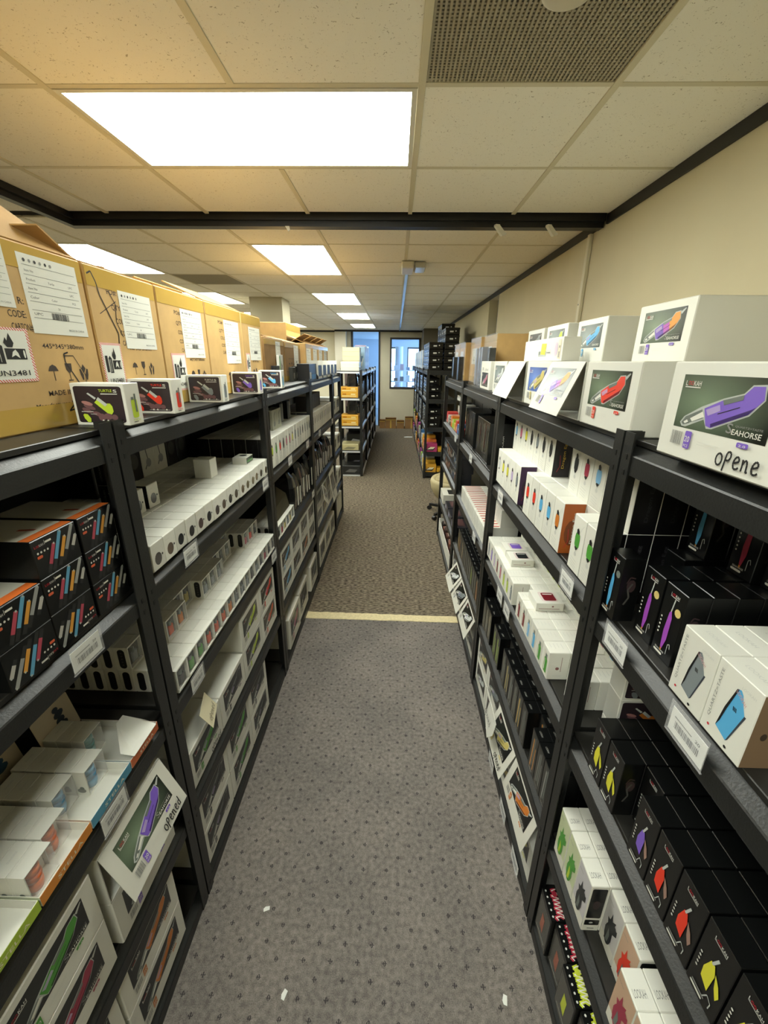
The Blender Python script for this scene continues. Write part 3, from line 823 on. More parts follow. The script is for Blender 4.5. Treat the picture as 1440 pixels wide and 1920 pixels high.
def icons(f, a, b, s, sy, m):
    k = s
    # umbrella
    f.poly([(a, b + .55 * sy), (a + .2 * k, b + .8 * sy), (a + .5 * k, b + .9 * sy), (a + .8 * k, b + .8 * sy), (a + k, b + .55 * sy)], m); f.rect(a + .46 * k, a + .54 * k, b + .05 * sy, b + .55 * sy, m)
    a += 1.6 * k; f.poly([(a + .15 * k, b + .95 * sy), (a + .85 * k, b + .95 * sy), (a + .8 * k, b + .6 * sy), (a + .55 * k, b + .42 * sy), (a + .45 * k, b + .42 * sy), (a + .2 * k, b + .6 * sy)], m); f.rect(a + .46 * k, a + .54 * k, b + .05 * sy, b + .45 * sy, m); f.rect(a + .25 * k, a + .75 * k, b, b + .06 * sy, m)
    a += 1.6 * k; f.poly([(a, b + .6 * sy), (a + .15 * k, b + .65 * sy), (a + .4 * k, b + .3 * sy), (a + .35 * k, b), (a + .2 * k, b), (a + .05 * k, b + .3 * sy)], m); f.poly([(a + k, b + .6 * sy), (a + .85 * k, b + .65 * sy), (a + .6 * k, b + .3 * sy), (a + .65 * k, b), (a + .8 * k, b), (a + .95 * k, b + .3 * sy)], m); f.poly([(a + .5 * k, b + .4 * sy), (a + .75 * k, b + .65 * sy), (a + .5 * k, b + .9 * sy), (a + .25 * k, b + .65 * sy)], m)
def carton(y0, y1, x, z, label, texts, h=.385, d=.42, sheets=(), hazards=(), flaps='closed', scribble=False, rot=LEFT, size='445*345*380mm', lift=0.0, iconpos=(.50, .24), tape=True, group='brown cartons on the racks', kraft=None):
    w = y1 - y0
    t = empty('carton', (x, (y0 + y1) / 2, z), rot); tag(t, label, 'carton', group)
    mb = MB(); mb.cbox(-w / 2, w / 2, 0, d, 0, h, kraft or KRAFT, .003)
    part('body', mb, t)
    mb = MB(); f = FF(mb, w, d, h)
    for st, a, b, s, wd in texts: f.text(st, a, b, s, INK2, wd)
    if iconpos:
        f.text(size, iconpos[0], iconpos[1] + .17, .038, INK2, .36); icons(f, iconpos[0], iconpos[1] - .02, .085, .11, INK2); f.text('MADE IN CHINA', iconpos[0] - .04, iconpos[1] - .10, .042, INK2, .4); f.text('Manufacturer License', iconpos[0] - .16, iconpos[1] - .16, .028, INK2, .45)
    if scribble:
        f.layer()
        if scribble == 1: f.pline([(.70, .44), (.66, .43), (.66, .38), (.73, .28), (.78, .20), (.76, .13), (.68, .10), (.60, .09), (.66, .13), (.79, .13)], .0035, INK); f.line(.80, .22, .90, .12, .003, INK); f.pline([(.66, .42), (.74, .42), (.82, .30), (.80, .16)], .002, INK)
        else: f.pline([(.03, .94), (.08, .96), (.12, .90), (.14, .82), (.22, .70), (.30, .58), (.28, .50), (.18, .46)], .004, INK); f.pline([(.26, .86), (.33, .78), (.30, .66), (.36, .56)], .003, INK); f.line(.10, .70, .34, .80, .002, INK)
    if mb.v: part('printed_text', mb, t)
    for a, b, ww, hh in sheets:
        o = link('label_sheet', sheet(ww, hh), t); o.location = (-w / 2 + a * w, 0, b * h)
    for a, b, ww, hh in hazards:
        o = link('hazard_sheet', hazard(ww, hh), t); o.location = (-w / 2 + a * w, 0, b * h)
    if tape:
        for za, zb in ((h * .87, h - .004), (.004, h * .14)):
            mb = MB(); mb.box(-w / 2 + .004, w / 2 - .004, -.0009, -.0001, za, zb, TAPE); part('tape', mb, t)
    fl = .165
    def flap(p0, p1, dirv, m=KRAFT2):
        mb = MB(); p0 = Vector(p0); p1 = Vector(p1); dv = Vector(dirv); nn = (p1 - p0).cross(dv).normalized() * .004
        mb.prism([p0, p1, p1 + dv, p0 + dv], nn, m); part('flap', mb, t)
    e = .003
    if flaps == 'open':
        flap((-w / 2 + .003, d - e, h), (w / 2 - .003, d - e, h), (0, .06, .14)); flap((-w / 2 + .003, .006, h), (w / 2 - .003, .006, h), (0, .175, .125)); flap((w / 2 - e, .01, h), (w / 2 - e, d - .01, h), (-.10, 0, .05))
    elif flaps == 'half':
        flap((-w / 2 + .003, .006, h), (w / 2 - .003, .006, h), (0, .16, .03 + lift)); flap((w / 2 - .003, d - .006, h), (-w / 2 + .003, d - .006, h), (0, -.14, .045 + lift)); flap((-w / 2 + e, .02, h), (-w / 2 + e, d - .02, h), (.12, 0, .012))
    else:
        mb = MB(); mb.box(-w / 2 + .004, w / 2 - .004, d / 2 - .024, d / 2 + .024, h, h + .001, TAPE); part('top_tape', mb, t)
    return t
# ---- pen display boxes
PW, PH, PD = .117, .0815, .20
_mb = MB(); _mb.cbox(-PW / 2, PW / 2, 0, PD, 0, PH, BLACKBOX, .0012)
f = FF(_mb, PW, PD, PH, 'top'); f.rect(.02, .98, .02, .98, mat('#d9d6c9', .5)); f.layer(); f.rect(.02, .98, .02, .13, mat('#e0722f', .5)); f.poly([(.45, .36), (.50, .20), (.58, .20), (.53, .36)], mat('#a8432e', .5))
PENBODY = _mb.mesh('box_body')
def pens(f):
    C = [('#b5485a', .22, .06, .45, .72), ('#5f9fc0', .32, .04, .63, .95), ('#d99a3e', .47, .09, .71, .76), ('#9a9c98', .58, .16, .92, .97), ('#b9b6ae', .80, .30, .95, .66)]
    for c, a0, b0, a1, b1 in C:
        f.line(a0, b0, a1, b1, .0088, mat(c, .35))
        f.line(a0, b0, a0 + (a1 - a0) * .3, b0 + (b1 - b0) * .3, .0092, mat('#2c2c2c', .3)); f.ell(a1, b1, .02, .03, GLASS, 8)
    f.layer(); f.text('L', .05, .80, .09, RED, .03); f.text('OO', .085, .80, .08, RED, .06); f.text('KAH', .15, .80, .09, PRINTS, .09); f.rect(.28, .41, .83, .88, WHITE); f.line(.265, .80, .265, .92, .0008, WHITE)
    for i in range(4): f.ell(.09 + i * .07, .66, .02, .03, WHITE, 8)
    f.rrect(.06, .17, .52, .59, .02, mat('#d8603a', .5))
_mb = MB(); f = FF(_mb, PW, PD, PH); pens(f); PENPRINT = _mb.mesh('front_print')
# ---- black device boxes (tall)
KW, KH, KD = .064, .163, .0465
_mb = MB(); _mb.cbox(-KW / 2, KW / 2, 0, KD, 0, KH, BLACKBOX, .0011); BLKBODY = _mb.mesh('box_body')
SMOKE = mat('#3a2c2e', .35); SMOKE2 = mat('#4b4a46', .35)
def blackdev(colr, style='nectar'):
    key = ('blk', colr, style)
    if key in _cache: return _cache[key]
    C = COLS[colr]; mb = MB(); f = FF(mb, KW, KD, KH)
    lookah(f, .30, .88, .055, .40, PRINTS)
    f.layer()
    if style == 'nectar':
        f.poly([(.42, .16), (.50, .14), (.60, .30), (.60, .60), (.52, .70), (.44, .66), (.38, .40)], C); f.line(.50, .68, .56, .86, .003, GLASS); f.poly([(.42, .15), (.46, .10), (.50, .14)], ORNG)
        f.ell(.78, .72, .14, .055, GLASS2 if colr == 'blue' else mat('#d8c07a', .4), 10)
        f.pline([(.72, .12), (.72, .26), (.80, .28), (.84, .22)], .0016, GLASS)
    else:
        f.poly([(.34, .30), (.60, .24), (.64, .52), (.56, .62), (.44, .62), (.32, .44)], C); f.line(.48, .60, .60, .74, .004, GLASS); f.poly([(.64, .56), (.80, .48), (.90, .38), (.84, .30), (.72, .40)], C if colr in ('yellow',) else mat('#9a7a6c', .5)); f.pline([(.56, .12), (.66, .22), (.80, .18), (.78, .10)], .0016, GLASS)
    f.layer()
    for i in range(5): f.ell(.16, .32 + i * .055, .035, .014, WHITE, 7)
    f.rrect(.16, .58, .055, .085, .05, WHITE, ry=.012); f.text('SEAHORSE', .2, .10, .035, PRINTS, .45) if style == 'nectar' else f.line(.2, .115, .62, .115, .003, GREYINK)
    fr = mb.mesh('front_print')
    mb = MB(); 
    for face in ('left', 'right'):
        f = FF(mb, KW, KD, KH, face)
        f.ell(.55, .58, .22, .10, SMOKE, 10); f.pline([(.35, .28), (.55, .40), (.42, .52), (.6, .62)], .004, SMOKE2); f.pline([(.3, .62), (.45, .72), (.7, .70)], .003, SMOKE)
    _cache[key] = [('front_print', fr), ('side_print', mb.mesh('side_print'))]
    return _cache[key]
# ---- white quartz device boxes
QW, QH, QD = .086, .138, .050
KRAFTS = mat('#7a6248', .8)
_mb = MB(); _mb.cbox(-QW / 2, QW / 2, 0, QD, 0, QH, WHITE, .0012)
f = FF(_mb, QW, QD, QH, 'top'); f.text('LOOKAH', .25, .4, .22, PRINTS, .5); QBODY = _mb.mesh('box_body')
def quartz(colr):
    mb = MB(); C = COLS[colr]; f = FF(mb, QW, QD, QH)
    f.poly([(.34, .20), (.62, .14), (.80, .60), (.72, .70), (.66, .80), (.60, .84), (.52, .82), (.42, .52)], C)
    f.poly([(.62, .14), (.66, .17), (.84, .60), (.80, .60)], mat('#3a3f48', .4)); f.layer(); f.poly([(.34, .20), (.40, .50), (.52, .82), (.56, .83), (.45, .50), (.40, .30)], INK)
    for i in range(3): f.line(.56 + i * .03, .60, .58 + i * .03, .55, .0014, INK)
    f.text('QUARTZ=TASTE', .17, .22, .085, GREYINK, .68, rot=1.5708); f.text('LOOKAH', .60, .86, .05, PRINTS, .30); f.text('LOOKAH', .52, .78, .07, mat('#c9a0a0', .5), .26, rot=-.35)
    f.ell(.20, .12, .03, .018, RED, 8); f.ell(.66, .07, .035, .02, INK, 8)
    fr = mb.mesh('front_print')
    return [('front_print', fr)]
_mb = MB(); f = FF(_mb, QW, QD, QH, 'right'); f.rect(.02, .98, .01, .99, KRAFTS); f.layer(); f.text('8', .35, .40, .12, INK2, .25) if '8' in TEXT else f.ell(.4, .45, .1, .05, INK2); QSIDE = _mb.mesh('side_print')
# ---- egg shaped device boxes (dragon egg): white front, coloured side
EW, EH, ED = .079, .168, .066
_mb = MB(); _mb.cbox(-EW / 2, EW / 2, 0, ED, 0, EH, WHITE, .0018); EBODY = _mb.mesh('box_body')
_mb = MB(); _mb.cbox(-EW / 2, EW / 2, 0, ED, 0, EH, WHITE, .0018)
for _fc in ('left', 'right'):
    f = FF(_mb, EW, ED, EH, _fc); f.rect(.01, .99, .005, .995, mat('#0e0d0f', .4)); f.layer(); f.ell(.5, .42, .34, .26, mat('#161517', .4), 12); f.layer(); f.text('Dragon Egg', .62, .20, .20, mat('#3a393c', .5), .62, rot=1.5708)
EDARK = _mb.mesh('box_body')
def egg(colr, faint=False):
    key = ('egg', colr)
    if key in _cache: return _cache[key]
    C = COLS[colr]; mb = MB(); f = FF(mb, EW, ED, EH)
    f.pline([(.62, .72), (.72, .82), (.86, .90)], .0012, PRINTS); f.line(.50, .30, .50, .52, .004, PRINTS); f.ell(.50, .33, .10, .04, PRINTS, 10)
    f.layer(); f.poly([(.32, .49), (.41, .44), (.59, .44), (.68, .49), (.70, .62), (.66, .70), (.34, .70), (.30, .62)], C); f.layer(); f.poly([(.38, .44), (.50, .40), (.62, .44), (.58, .465), (.42, .465)], INK); f.poly([(.40, .70), (.60, .70), (.58, .76), (.48, .80), (.38, .77)], INK)
    for i, (a, b) in enumerate(((.2, .24), (.16, .19), (.22, .14), (.18, .10))): f.line(a, b, a + .5, b - .03, .0016, PRINTS)
    _cache[key] = [('front_print', mb.mesh('front_print'))]
    return _cache[key]
def eggside(colr, gold=False):
    key = ('eggs', colr)
    if key in _cache: return _cache[key]
    mb = MB(); f = FF(mb, EW, ED, EH, 'right'); f.rect(.01, .99, .005, .995, {'purple': mat('#3d2246', .4), 'orange': mat('#a3541c', .4), 'dark': mat('#2a2628', .4), 'olive': mat('#3a351f', .4)}[colr]); f.layer(); f.ell(.5, .42, .34, .26, {'purple': mat('#2b1a33', .4), 'orange': mat('#6f3812', .4), 'dark': mat('#1c1a1c', .4), 'olive': mat('#2b2817', .4)}[colr], 12)
    f.layer(); f.text('Dragon Egg', .62, .20, .20, GOLD if gold else PRINTS, .62, rot=1.5708); f.pline([(.25, .12), (.4, .25), (.34, .5)], .0014, RED)
    _cache[key] = ('side_print', mb.mesh('side_print'))
    return _cache[key]
# ---- small white boxes with a round dark dot
OW, OH, OD = .0690, .0835, .074
_mb = MB(); _mb.cbox(-OW / 2, OW / 2, 0, OD, 0, OH, WHITE, .002); DOTPLAIN = _mb.mesh('box_body')
_mb = MB(); _mb.cbox(-OW / 2, OW / 2, 0, OD, 0, OH, WHITE, .002); f = FF(_mb, OW, OD, OH, 'left'); f.rect(.01, .99, .01, .99, BLACKBOX); f.layer(); f.text('LOOKAH', .3, .2, .14, GREYINK, .6, rot=1.57); DOTEND = _mb.mesh('box_body')
def dotprint(tint):
    mb = MB(); f = FF(mb, OW, OD, OH); f.ell(.46, .38, .26, .225, mat(tint, .15, coat=1.0), 16); f.ell(.80, .45, .055, .046, INK, 8); f.text('LOOKAH', .16, .78, .045, PRINTS, .3); f.line(.86, .6, .86, .85, .0008, PRINTS)
    return mb.mesh('front_print')
DOTPR = [dotprint(c) for c in ('#4a423f', '#2c2d2c', '#5a4a44', '#3c3a38', '#1f2124', '#6a5a4c')]
# ---- small boxes with a clear front window (and oval dark side prints)
VW, VH, VD = .0695, .084, .0455
CLEAR = mat('#ffffff', .05, alpha=.13)
def winbox(end=False):
    mb = MB(); t = .003
    mb.cbox(-VW / 2, VW / 2, .012, VD, 0, VH, WHITE, .0008)
    mb.box(-VW / 2, VW / 2, 0, .012, 0, .006, WHITE); mb.box(-VW / 2, VW / 2, 0, .012, VH - .005, VH, WHITE); mb.box(-VW / 2, -VW / 2 + t, 0, .012, .006, VH - .005, WHITE); mb.box(VW / 2 - t, VW / 2, 0, .012, .006, VH - .005, WHITE)
    mb.face([(-VW / 2 + t, .0115, .006), (VW / 2 - t, .0115, .006), (VW / 2 - t, .0115, VH - .005), (-VW / 2 + t, .0115, VH - .005)], mat('#4b4a48', .6))
    f = FF(mb, VW, VD, VH, 'left'); f.rrect(.25, .75, .08, .92, .24, INK, 4, ry=.13); f.layer()
    for i in range(5): f.ell(.5, .24 + .13 * i, .08, .03, SMOKE2, 7)
    return mb.mesh('box_body')
WINBODY = winbox()
_mb = MB(); _mb.cbox(-VW / 2, VW / 2, 0, VD, 0, VH, WHITE, .0018); f = FF(_mb, VW, VD, VH, 'left'); f.rrect(.25, .75, .08, .92, .24, INK, 4, ry=.13); WINPLAIN = _mb.mesh('box_body')
def winprod(colr):
    mb = MB(); C = COLS[colr]; mb.cbox(-.014, .014, .003, .011, .012, .050, C, .003); mb.cyl((-.004, .007, .050), (-.004, .007, .066), .006, GLASS2, 8); mb.cbox(.016, .024, .004, .010, .010, .040, GLASS2, .002)
    return mb.mesh('device')
WINP = {c: winprod(c) for c in ('green', 'lime', 'orangered', 'red', 'orange', 'grey', 'black', 'maroon', 'gold', 'lilac')}
_mb = MB(); _mb.face([(-VW / 2 + .002, .0006, .004), (VW / 2 - .002, .0006, .004), (VW / 2 - .002, .0006, VH - .004), (-VW / 2 + .002, .0006, VH - .004)], CLEAR); WINPANE = _mb.mesh('clear_window')
# ---- white boxes with printed dinosaur-like device
JW, JH, JD = .0675, .183, .0455
_mb = MB(); _mb.cbox(-JW / 2, JW / 2, 0, JD, 0, JH, WHITE, .0018); f = FF(_mb, JW, JD, JH, 'top'); f.text('LOOKAH', .72, .12, .30, GREYINK, .6, rot=1.57); JBODY = _mb.mesh('box_body')
def dino(colr, bg):
    key = ('dino', colr, bg)
    if key in _cache: return _cache[key]
    mb = MB(); f = FF(mb, JW, JD, JH); f.rect(.03, .97, .03, .97, mat(bg, .35)); f.layer(); f.rect(.04, .96, .03, .22, WHITE2); f.layer()
    f.poly([(.30, .16), (.55, .16), (.68, .30), (.66, .46), (.86, .54), (.84, .64), (.64, .58), (.70, .72), (.52, .64), (.44, .76), (.38, .60), (.24, .58), (.32, .48), (.22, .36), (.30, .32)], COLS[colr]); f.layer(); f.ell(.46, .34, .22, .20, COLS[colr], 14); f.ell(.62, .56, .17, .07, COLS[colr], 12, .4); f.layer(); f.poly([(.38, .18), (.52, .20), (.56, .36), (.44, .46)], GLASS2 if colr != 'green' else COLS['lime']); f.text('LOOKAH', .1, .86, .03, GREYINK, .28)
    fr = mb.mesh('front_print')
    mb = MB(); f = FF(mb, JW, JD, JH, 'right'); f.rrect(.08, .92, .30, .95, .08, BLACKBOX, ry=.03); f.rrect(.08, .92, .14, .26, .06, BLACKBOX, ry=.02); f.layer(); f.ell(.5, .6, .2, .1, SMOKE, 10); f.ell(.45, .2, .12, .02, GLASS, 8); f.rect(.3, .7, .06, .08, GREYINK)
    _cache[key] = [('front_print', fr), ('side_print', mb.mesh('side_print'))]
    return _cache[key]
# ---- small white vial boxes with an open coloured corner window
UW, UH, UD = .0635, .108, .0695
def vial(colr):
    key = ('vial', colr)
    if key in _cache: return _cache[key]
    mb = MB(); f = FF(mb, UW, UD, UH); C = COLS[colr]
    f.rrect(.30, .92, .10, .88, .1, WHITE2, ry=.06); f.layer(); f.rrect(.44, .84, .14, .66, .1, C, ry=.06); f.rect(.52, .76, .66, .80, GLASS2); f.layer(); f.rect(.50, .56, .2, .6, WHITE)
    fr = mb.mesh('front_print'); mb = MB(); f = FF(mb, UW, UD, UH, 'right'); f.line(.62, .3, .62, .84, .0015, mat('#8a5a58', .6)); f.ell(.45, .42, .09, .055, mat('#8a5a58', .6), 10); f.line(.3, .15, .7, .15, .001, PRINTS)
    _cache[key] = [('front_print', fr), ('side_print', mb.mesh('side_print'))]
    return _cache[key]
_mb = MB(); _mb.cbox(-UW / 2, UW / 2, 0, UD, 0, UH, WHITE, .0018); f = FF(_mb, UW, UD, UH, 'top')
for i in range(4): f.line(.2, .2 + .18 * i, .55 + .1 * (i % 2), .2 + .18 * i, .0012, PRINTS)
UBODY = _mb.mesh('box_body')
# ---- black slim boxes, lower right shelf
GW, GH, GD = .0625, .182, .049
_mb = MB(); _mb.cbox(-GW / 2, GW / 2, 0, GD, 0, GH, BLACKBOX, .0011); f = FF(_mb, GW, GD, GH, 'top'); f.text('LOOKAH', .3, .3, .2, GREYINK, .4); GBODY = _mb.mesh('box_body')
def slim(tint):
    key = ('slim', tint)
    if key in _cache: return _cache[key]
    mb = MB(); f = FF(mb, GW, GD, GH); f.rect(.05, .95, .03, .97, mat('#34332f', .35)); f.layer(); f.line(.30, .12, .42, .85, .008, mat(tint, .4)); f.line(.52, .20, .60, .92, .006, GLASS2); f.line(.70, .14, .76, .70, .006, mat(tint, .4)); f.layer(); f.text('LOOKAH', .2, .05, .05, PRINTS, .5)
    _cache[key] = [('front_print', mb.mesh('front_print'))]
    return _cache[key]
# ---- price tag
def pricetag(loc, rot, label, w=.088, h=.05, text=True):
    t = empty('price_tag', loc, rot); tag(t, label, 'price tag', 'price tags on the shelf edges')
    mb = MB(); mb.cbox(-w / 2, w / 2, -.0012, 0, 0, h, mat('#dfe0da', .5), .0004); part('card', mb, t)
    mb = MB(); f = Frame(mb, (-w / 2, -.0012, 0), (1, 0, 0), (0, 0, 1), w, h); f.barcode(.16, .84, .28, .56, mat('#55585a', .6), 22); f.rect(.12, .62, .68, .73, GREYINK); f.text('20', .72, .66, .16, INK, .13); part('print', mb, t)
    mb = MB(); mb.box(-w / 2 - .004, w / 2 + .004, -.0035, -.0025, -.004, h + .012, CLEAR); mb.box(-w / 2 - .004, w / 2 + .004, -.0025, .0, -.0045, -.003, CLEAR); part('clear_holder', mb, t)
# ================================================================== STOCKING THE SHELVES
def put(name, bodym, kids, side, y, x, z, label, cat='box', group=None, tilt=0.0, flip=None):
    rot = (LEFT if side > 0 else RIGHT) + tilt
    o = spawn(name, bodym, kids, (x, y, z + (flip or 0)), (0, math.pi if flip else 0, rot), label, cat, group)
    return o
def block(name, front_body, back_body, side, y0, n, pitch, x, z, rows, rp, kids, desc, where, group, skip=(), r0=0, jitter=.003, cat='box', backdesc=None, frontlabels=True, onlycol0=None):
    """a packed block of boxes: columns along the shelf, rows going back. kids(c) gives the printed parts of the front one"""
    cnt = 0
    for c in range(n):
        for r in range(r0, rows):
            if (c, r) in skip: continue
            first = not any((c, q) not in skip for q in range(r0, r))
            xx = x - side * r * rp - (side * random.uniform(0, jitter) if first else 0)
            y = y0 + c * pitch
            if first:
                lab = '%s, %s from the near post, %s' % (desc(c) if callable(desc) else desc, ORD[c], where)
                put(name, EDARK if back_body is EBODY and c == 0 else front_body, kids(c, r), side, y, xx, z, lab, cat, group)
            else:
                put(name, EDARK if back_body is EBODY and c == 0 else back_body, [], side, y, xx, z, '%s in column %s, row %s back, %s' % (backdesc or 'identical box', ORD[c], ORD[r], where), cat, group)
# ------------------------------------------------------------------ left rack, nearest bay
ZD, ZC, ZB, ZA, ZT = LV
for c, (y, hi, inv) in enumerate(((.648, 2, (0,)), (.7705, 3, (0,)), (.896, 3, ()))):
    for k in range(hi):
        fl = PH if k in inv else None
        put('pen_display_box', PENBODY, [('front_print', PENPRINT)], 1, y, -.69 + .004 * (c == 0), ZA + k * (PH + .0004),
            'black coloured pen box, %s layer, %s stack from the camera%s' % (('bottom', 'middle', 'top')[k] if hi == 3 else ('bottom', 'top')[k], ORD[c], ', upside down' if fl else ''),
            group='pen boxes on the second shelf', flip=fl)
    for k in range(2):
        put('pen_display_box', PENBODY, [], 1, y, -.69 - PD - .004, ZA + k * (PH + .0004), 'plain black pen box, %s layer behind %s front stack' % (('lower', 'upper')[k], ORD[c]), group='pen boxes on the second shelf')
_mb = MB(); _mb.cbox(-.06, .06, 0, .12, 0, .09, mat('#0a1312', .12, coat=.6), .002); f = FF(_mb, .12, .12, .09); f.rect(.1, .9, .1, .9, mat('#131c1b', .15)); SHINY = _mb.mesh('box_body')
for c, y in enumerate((.70, .83)):
    for k in range(3):
        put('wrapped_box', SHINY, [], 1, y, -1.105, ZA + k * .0905, 'glossy black wrapped box behind the pen boxes, %s layer, %s stack' % (ORD[k], ('near', 'far')[c]), group='glossy black boxes at the back')
# cup trays on the third shelf
CW, CH, CD = .066, .074, .0355
_mb = MB(); _mb.cbox(-CW / 2, CW / 2, 0, CD, 0, CH, WHITE, .0008); f = FF(_mb, CW, CD, CH, 'top'); f.text('SEAHORSE', .35, .4, .2, PRINTS, .35); f = FF(_mb, CW, CD, CH, 'left'); f.ell(.5, .2, .3, .1, GREYINK); f.ell(.55, .3, .16, .07, GLASS2); CUPPLAIN = _mb.mesh('box_body')
_mb = MB(); _mb.cbox(-CW / 2, CW / 2, .030, CD, 0, CH, WHITE, .0008); _mb.box(-CW / 2, CW / 2, 0, .030, 0, .003, WHITE); _mb.box(-CW / 2, CW / 2, 0, .030, CH - .0015, CH, WHITE); _mb.box(-CW / 2, -CW / 2 + .002, 0, .030, .003, CH - .0015, WHITE)
f = FF(_mb, CW, CD, CH, 'left'); f.ell(.5, .2, .3, .1, GREYINK); f.ell(.55, .3, .16, .07, GLASS2); CUPBODY = _mb.mesh('box_body')
_mb = MB(); _mb.box(-CW / 2, CW / 2, .0, .0006, .003, CH - .002, CLEAR); _mb.box(CW / 2 - .0006, CW / 2, .0006, .03, .003, CH - .002, CLEAR); CUPPANE = _mb.mesh('clear_window')
def cups(hexa, hexb):
    a, b = mat(hexa, .4), mat(hexb, .45); mb = MB(); c = (-.006, .0160, .003)
    mb.lathe([(r * 1.13, z * 1.12) for r, z in ((.011, 0), (.0135, .010), (.0138, .018), (.0125, .019))], a, c, 14); mb.lathe([(r * 1.13, z * 1.12) for r, z in ((.010, .019), (.0145, .028), (.0148, .034), (.0120, .0345))], b, c, 14); mb.lathe([(r * 1.13, z * 1.12) for r, z in ((.010, .0345), (.0135, .044), (.0138, .050), (.0110, .0505))], a, c, 14); mb.lathe([(r * 1.13, z * 1.12) for r, z in ((.006, .0505), (.012, .056), (.0122, .060), (.008, .0605))], b, c, 14)
    return mb.mesh('silicone_cups')
CUPS = dict(orange=cups('#e0702c', '#b9561f'), blue=cups('#4f93b8', '#2f6f92'), teal=cups('#8fc3c0', '#5c9896'))
def tray(y0, y1, xf, depth, hexc, label, lid=None, word=True):
    t = empty('display_tray', (xf, (y0 + y1) / 2, ZB), LEFT); tag(t, label, 'display tray', 'open display trays')
    w = y1 - y0; C = mat(hexc, .5, noise=.05, scale=60); h = .026
    mb = MB(); mb.box(-w / 2, w / 2, 0, depth, 0, .0012, WHITE); part('tray_floor', mb, t)
    mb = MB()
    for a in ((-w / 2, -w / 2 + .0012, 0, depth), (w / 2 - .0012, w / 2, 0, depth), (-w / 2 + .0012, w / 2 - .0012, 0, .0012)):
        mb.box(a[0], a[1], a[2], a[3], .0012, h if a[3] > .01 else h, WHITE)
    mb.box(-w / 2, w / 2, -.0008, 0, 0, h, C)
    f = Frame(mb, (-w / 2, -.0008, 0), (1, 0, 0), (0, 0, 1), w, h)
    if word: f.text('STELLA', .3, .25, .5, mat('#e8e2c8', .5), .5)
    f = Frame(mb, (w / 2, 0, 0), (0, 1, 0), (0, 0, 1), depth, h); f.rect(0, 1, 0, 1, C)
    part('tray_wall', mb, t)
    if lid:
        mb = MB(); LW = w * .96; pts = [(-LW / 2, depth, h), (LW / 2, depth, h), (LW / 2, depth + .02, h + .10), (LW * .2, depth + .022, h + .112), (-LW * .3, depth + .022, h + .108), (-LW / 2, depth + .02, h + .10)]
        mb.prism(pts, (0, .0015, 0), mat('#c3b59c', .6))
        f = Frame(mb, (-LW / 2, depth, h), (1, 0, 0), (0, .2, 1), LW, .1); f.l = 2
        for a, b, ra, rb in ((.62, .70, .14, .10), (.60, .52, .12, .10), (.62, .36, .13, .10), (.58, .86, .08, .08)): f.ell(a, b, ra, rb, mat(lid, .5), 10, .3); f.layer()
        for i in range(4): f.ell(.15 + .07 * i, .35 - .05 * i, .025, .03, SMOKE2, 8)
        part('printed_lid', mb, t)
tray(.36, .489, -.668, .30, '#a9c23e', 'lime edged empty display tray at the bottom left')
tray(.493, .634, -.668, .30, '#d98a35', 'orange edged display tray of boxed orange cups')
tray(.638, .784, -.668, .27, '#4f93b0', 'blue edged display tray of boxed blue cups', lid='#2f4f66')
tray(.788, .915, -.668, .22, '#c9683a', 'red orange edged display tray beside the post', lid='#2a3440')
for (y, x0, n, cc, wh) in ((.529, -.688, 6, 'orange', 'near column of the orange tray'), (.598, -.712, 6, 'orange', 'far column of the orange tray'), (.676, -.752, 4, 'blue', 'near column of the blue tray'), (.746, -.726, 5, 'blue', 'far column of the blue tray'), (.830, -.788, 3, 'teal', 'the red orange tray')):
    for r in range(n):
        if r == 0:
            put('cup_box', CUPBODY, [('silicone_cups', CUPS[cc]), ('clear_window', CUPPANE)], 1, y, x0, ZB + .0014, 'white windowed box of stacked %s cups, front of %s' % (cc, wh), group='boxed silicone cups')
        else:
            put('cup_box', CUPPLAIN, [], 1, y, x0 - r * .0362, ZB + .0014, 'white cup box, %s back in %s' % (ORD[r], wh), group='boxed silicone cups')
mb = MB(); mb.prism([(-.664, .80, ZB + .028), (-.664, .905, ZB + .027), (-.70, .912, ZB + .034), (-.755, .905, ZB + .055), (-.755, .875, ZB + .055), (-.70, .80, ZB + .034)], (0, 0, .0015), WHITE); tag(link('card_flap', mb.mesh('card_flap')), 'white card flap lying in the tray beside the post', 'card')
# seahorse boxes
def sea(side, y0, x, z, label, colr, panel='dark', group='white device boxes', **kw):
    return put('device_carton', SEABODY, [('front_print', seahorse(colr, panel, **kw))], side, y0 + SW / 2, x, z, label, group=group)
_mb = MB(); t_ = .0025
_mb.box(-SW / 2, SW / 2, 0, SD, 0, t_, WHITE); _mb.box(-SW / 2, SW / 2, 0, SD, SH - t_, SH, WHITE); _mb.box(-SW / 2, -SW / 2 + t_, 0, SD, t_, SH - t_, WHITE); _mb.box(SW / 2 - t_, SW / 2, 0, SD, t_, SH - t_, WHITE); _mb.box(-SW / 2 + t_, SW / 2 - t_, SD - t_, SD, t_, SH - t_, WHITE)
OPENBODY = _mb.mesh('box_body')
_mb = MB(); _mb.cbox(-.05, .05, .10, .26, t_, .09, BLACKBOX, .003); _mb.cbox(.055, .12, .12, .26, t_, .08, BLACKBOX, .003); INSIDE = _mb.mesh('contents')
_mb = MB(); _mb.box(-SW / 2 + .001, SW / 2 - .001, -.0016, 0, -SH, 0, mat('#d3d1c5', .6)); FLAPM = _mb.mesh('flap')
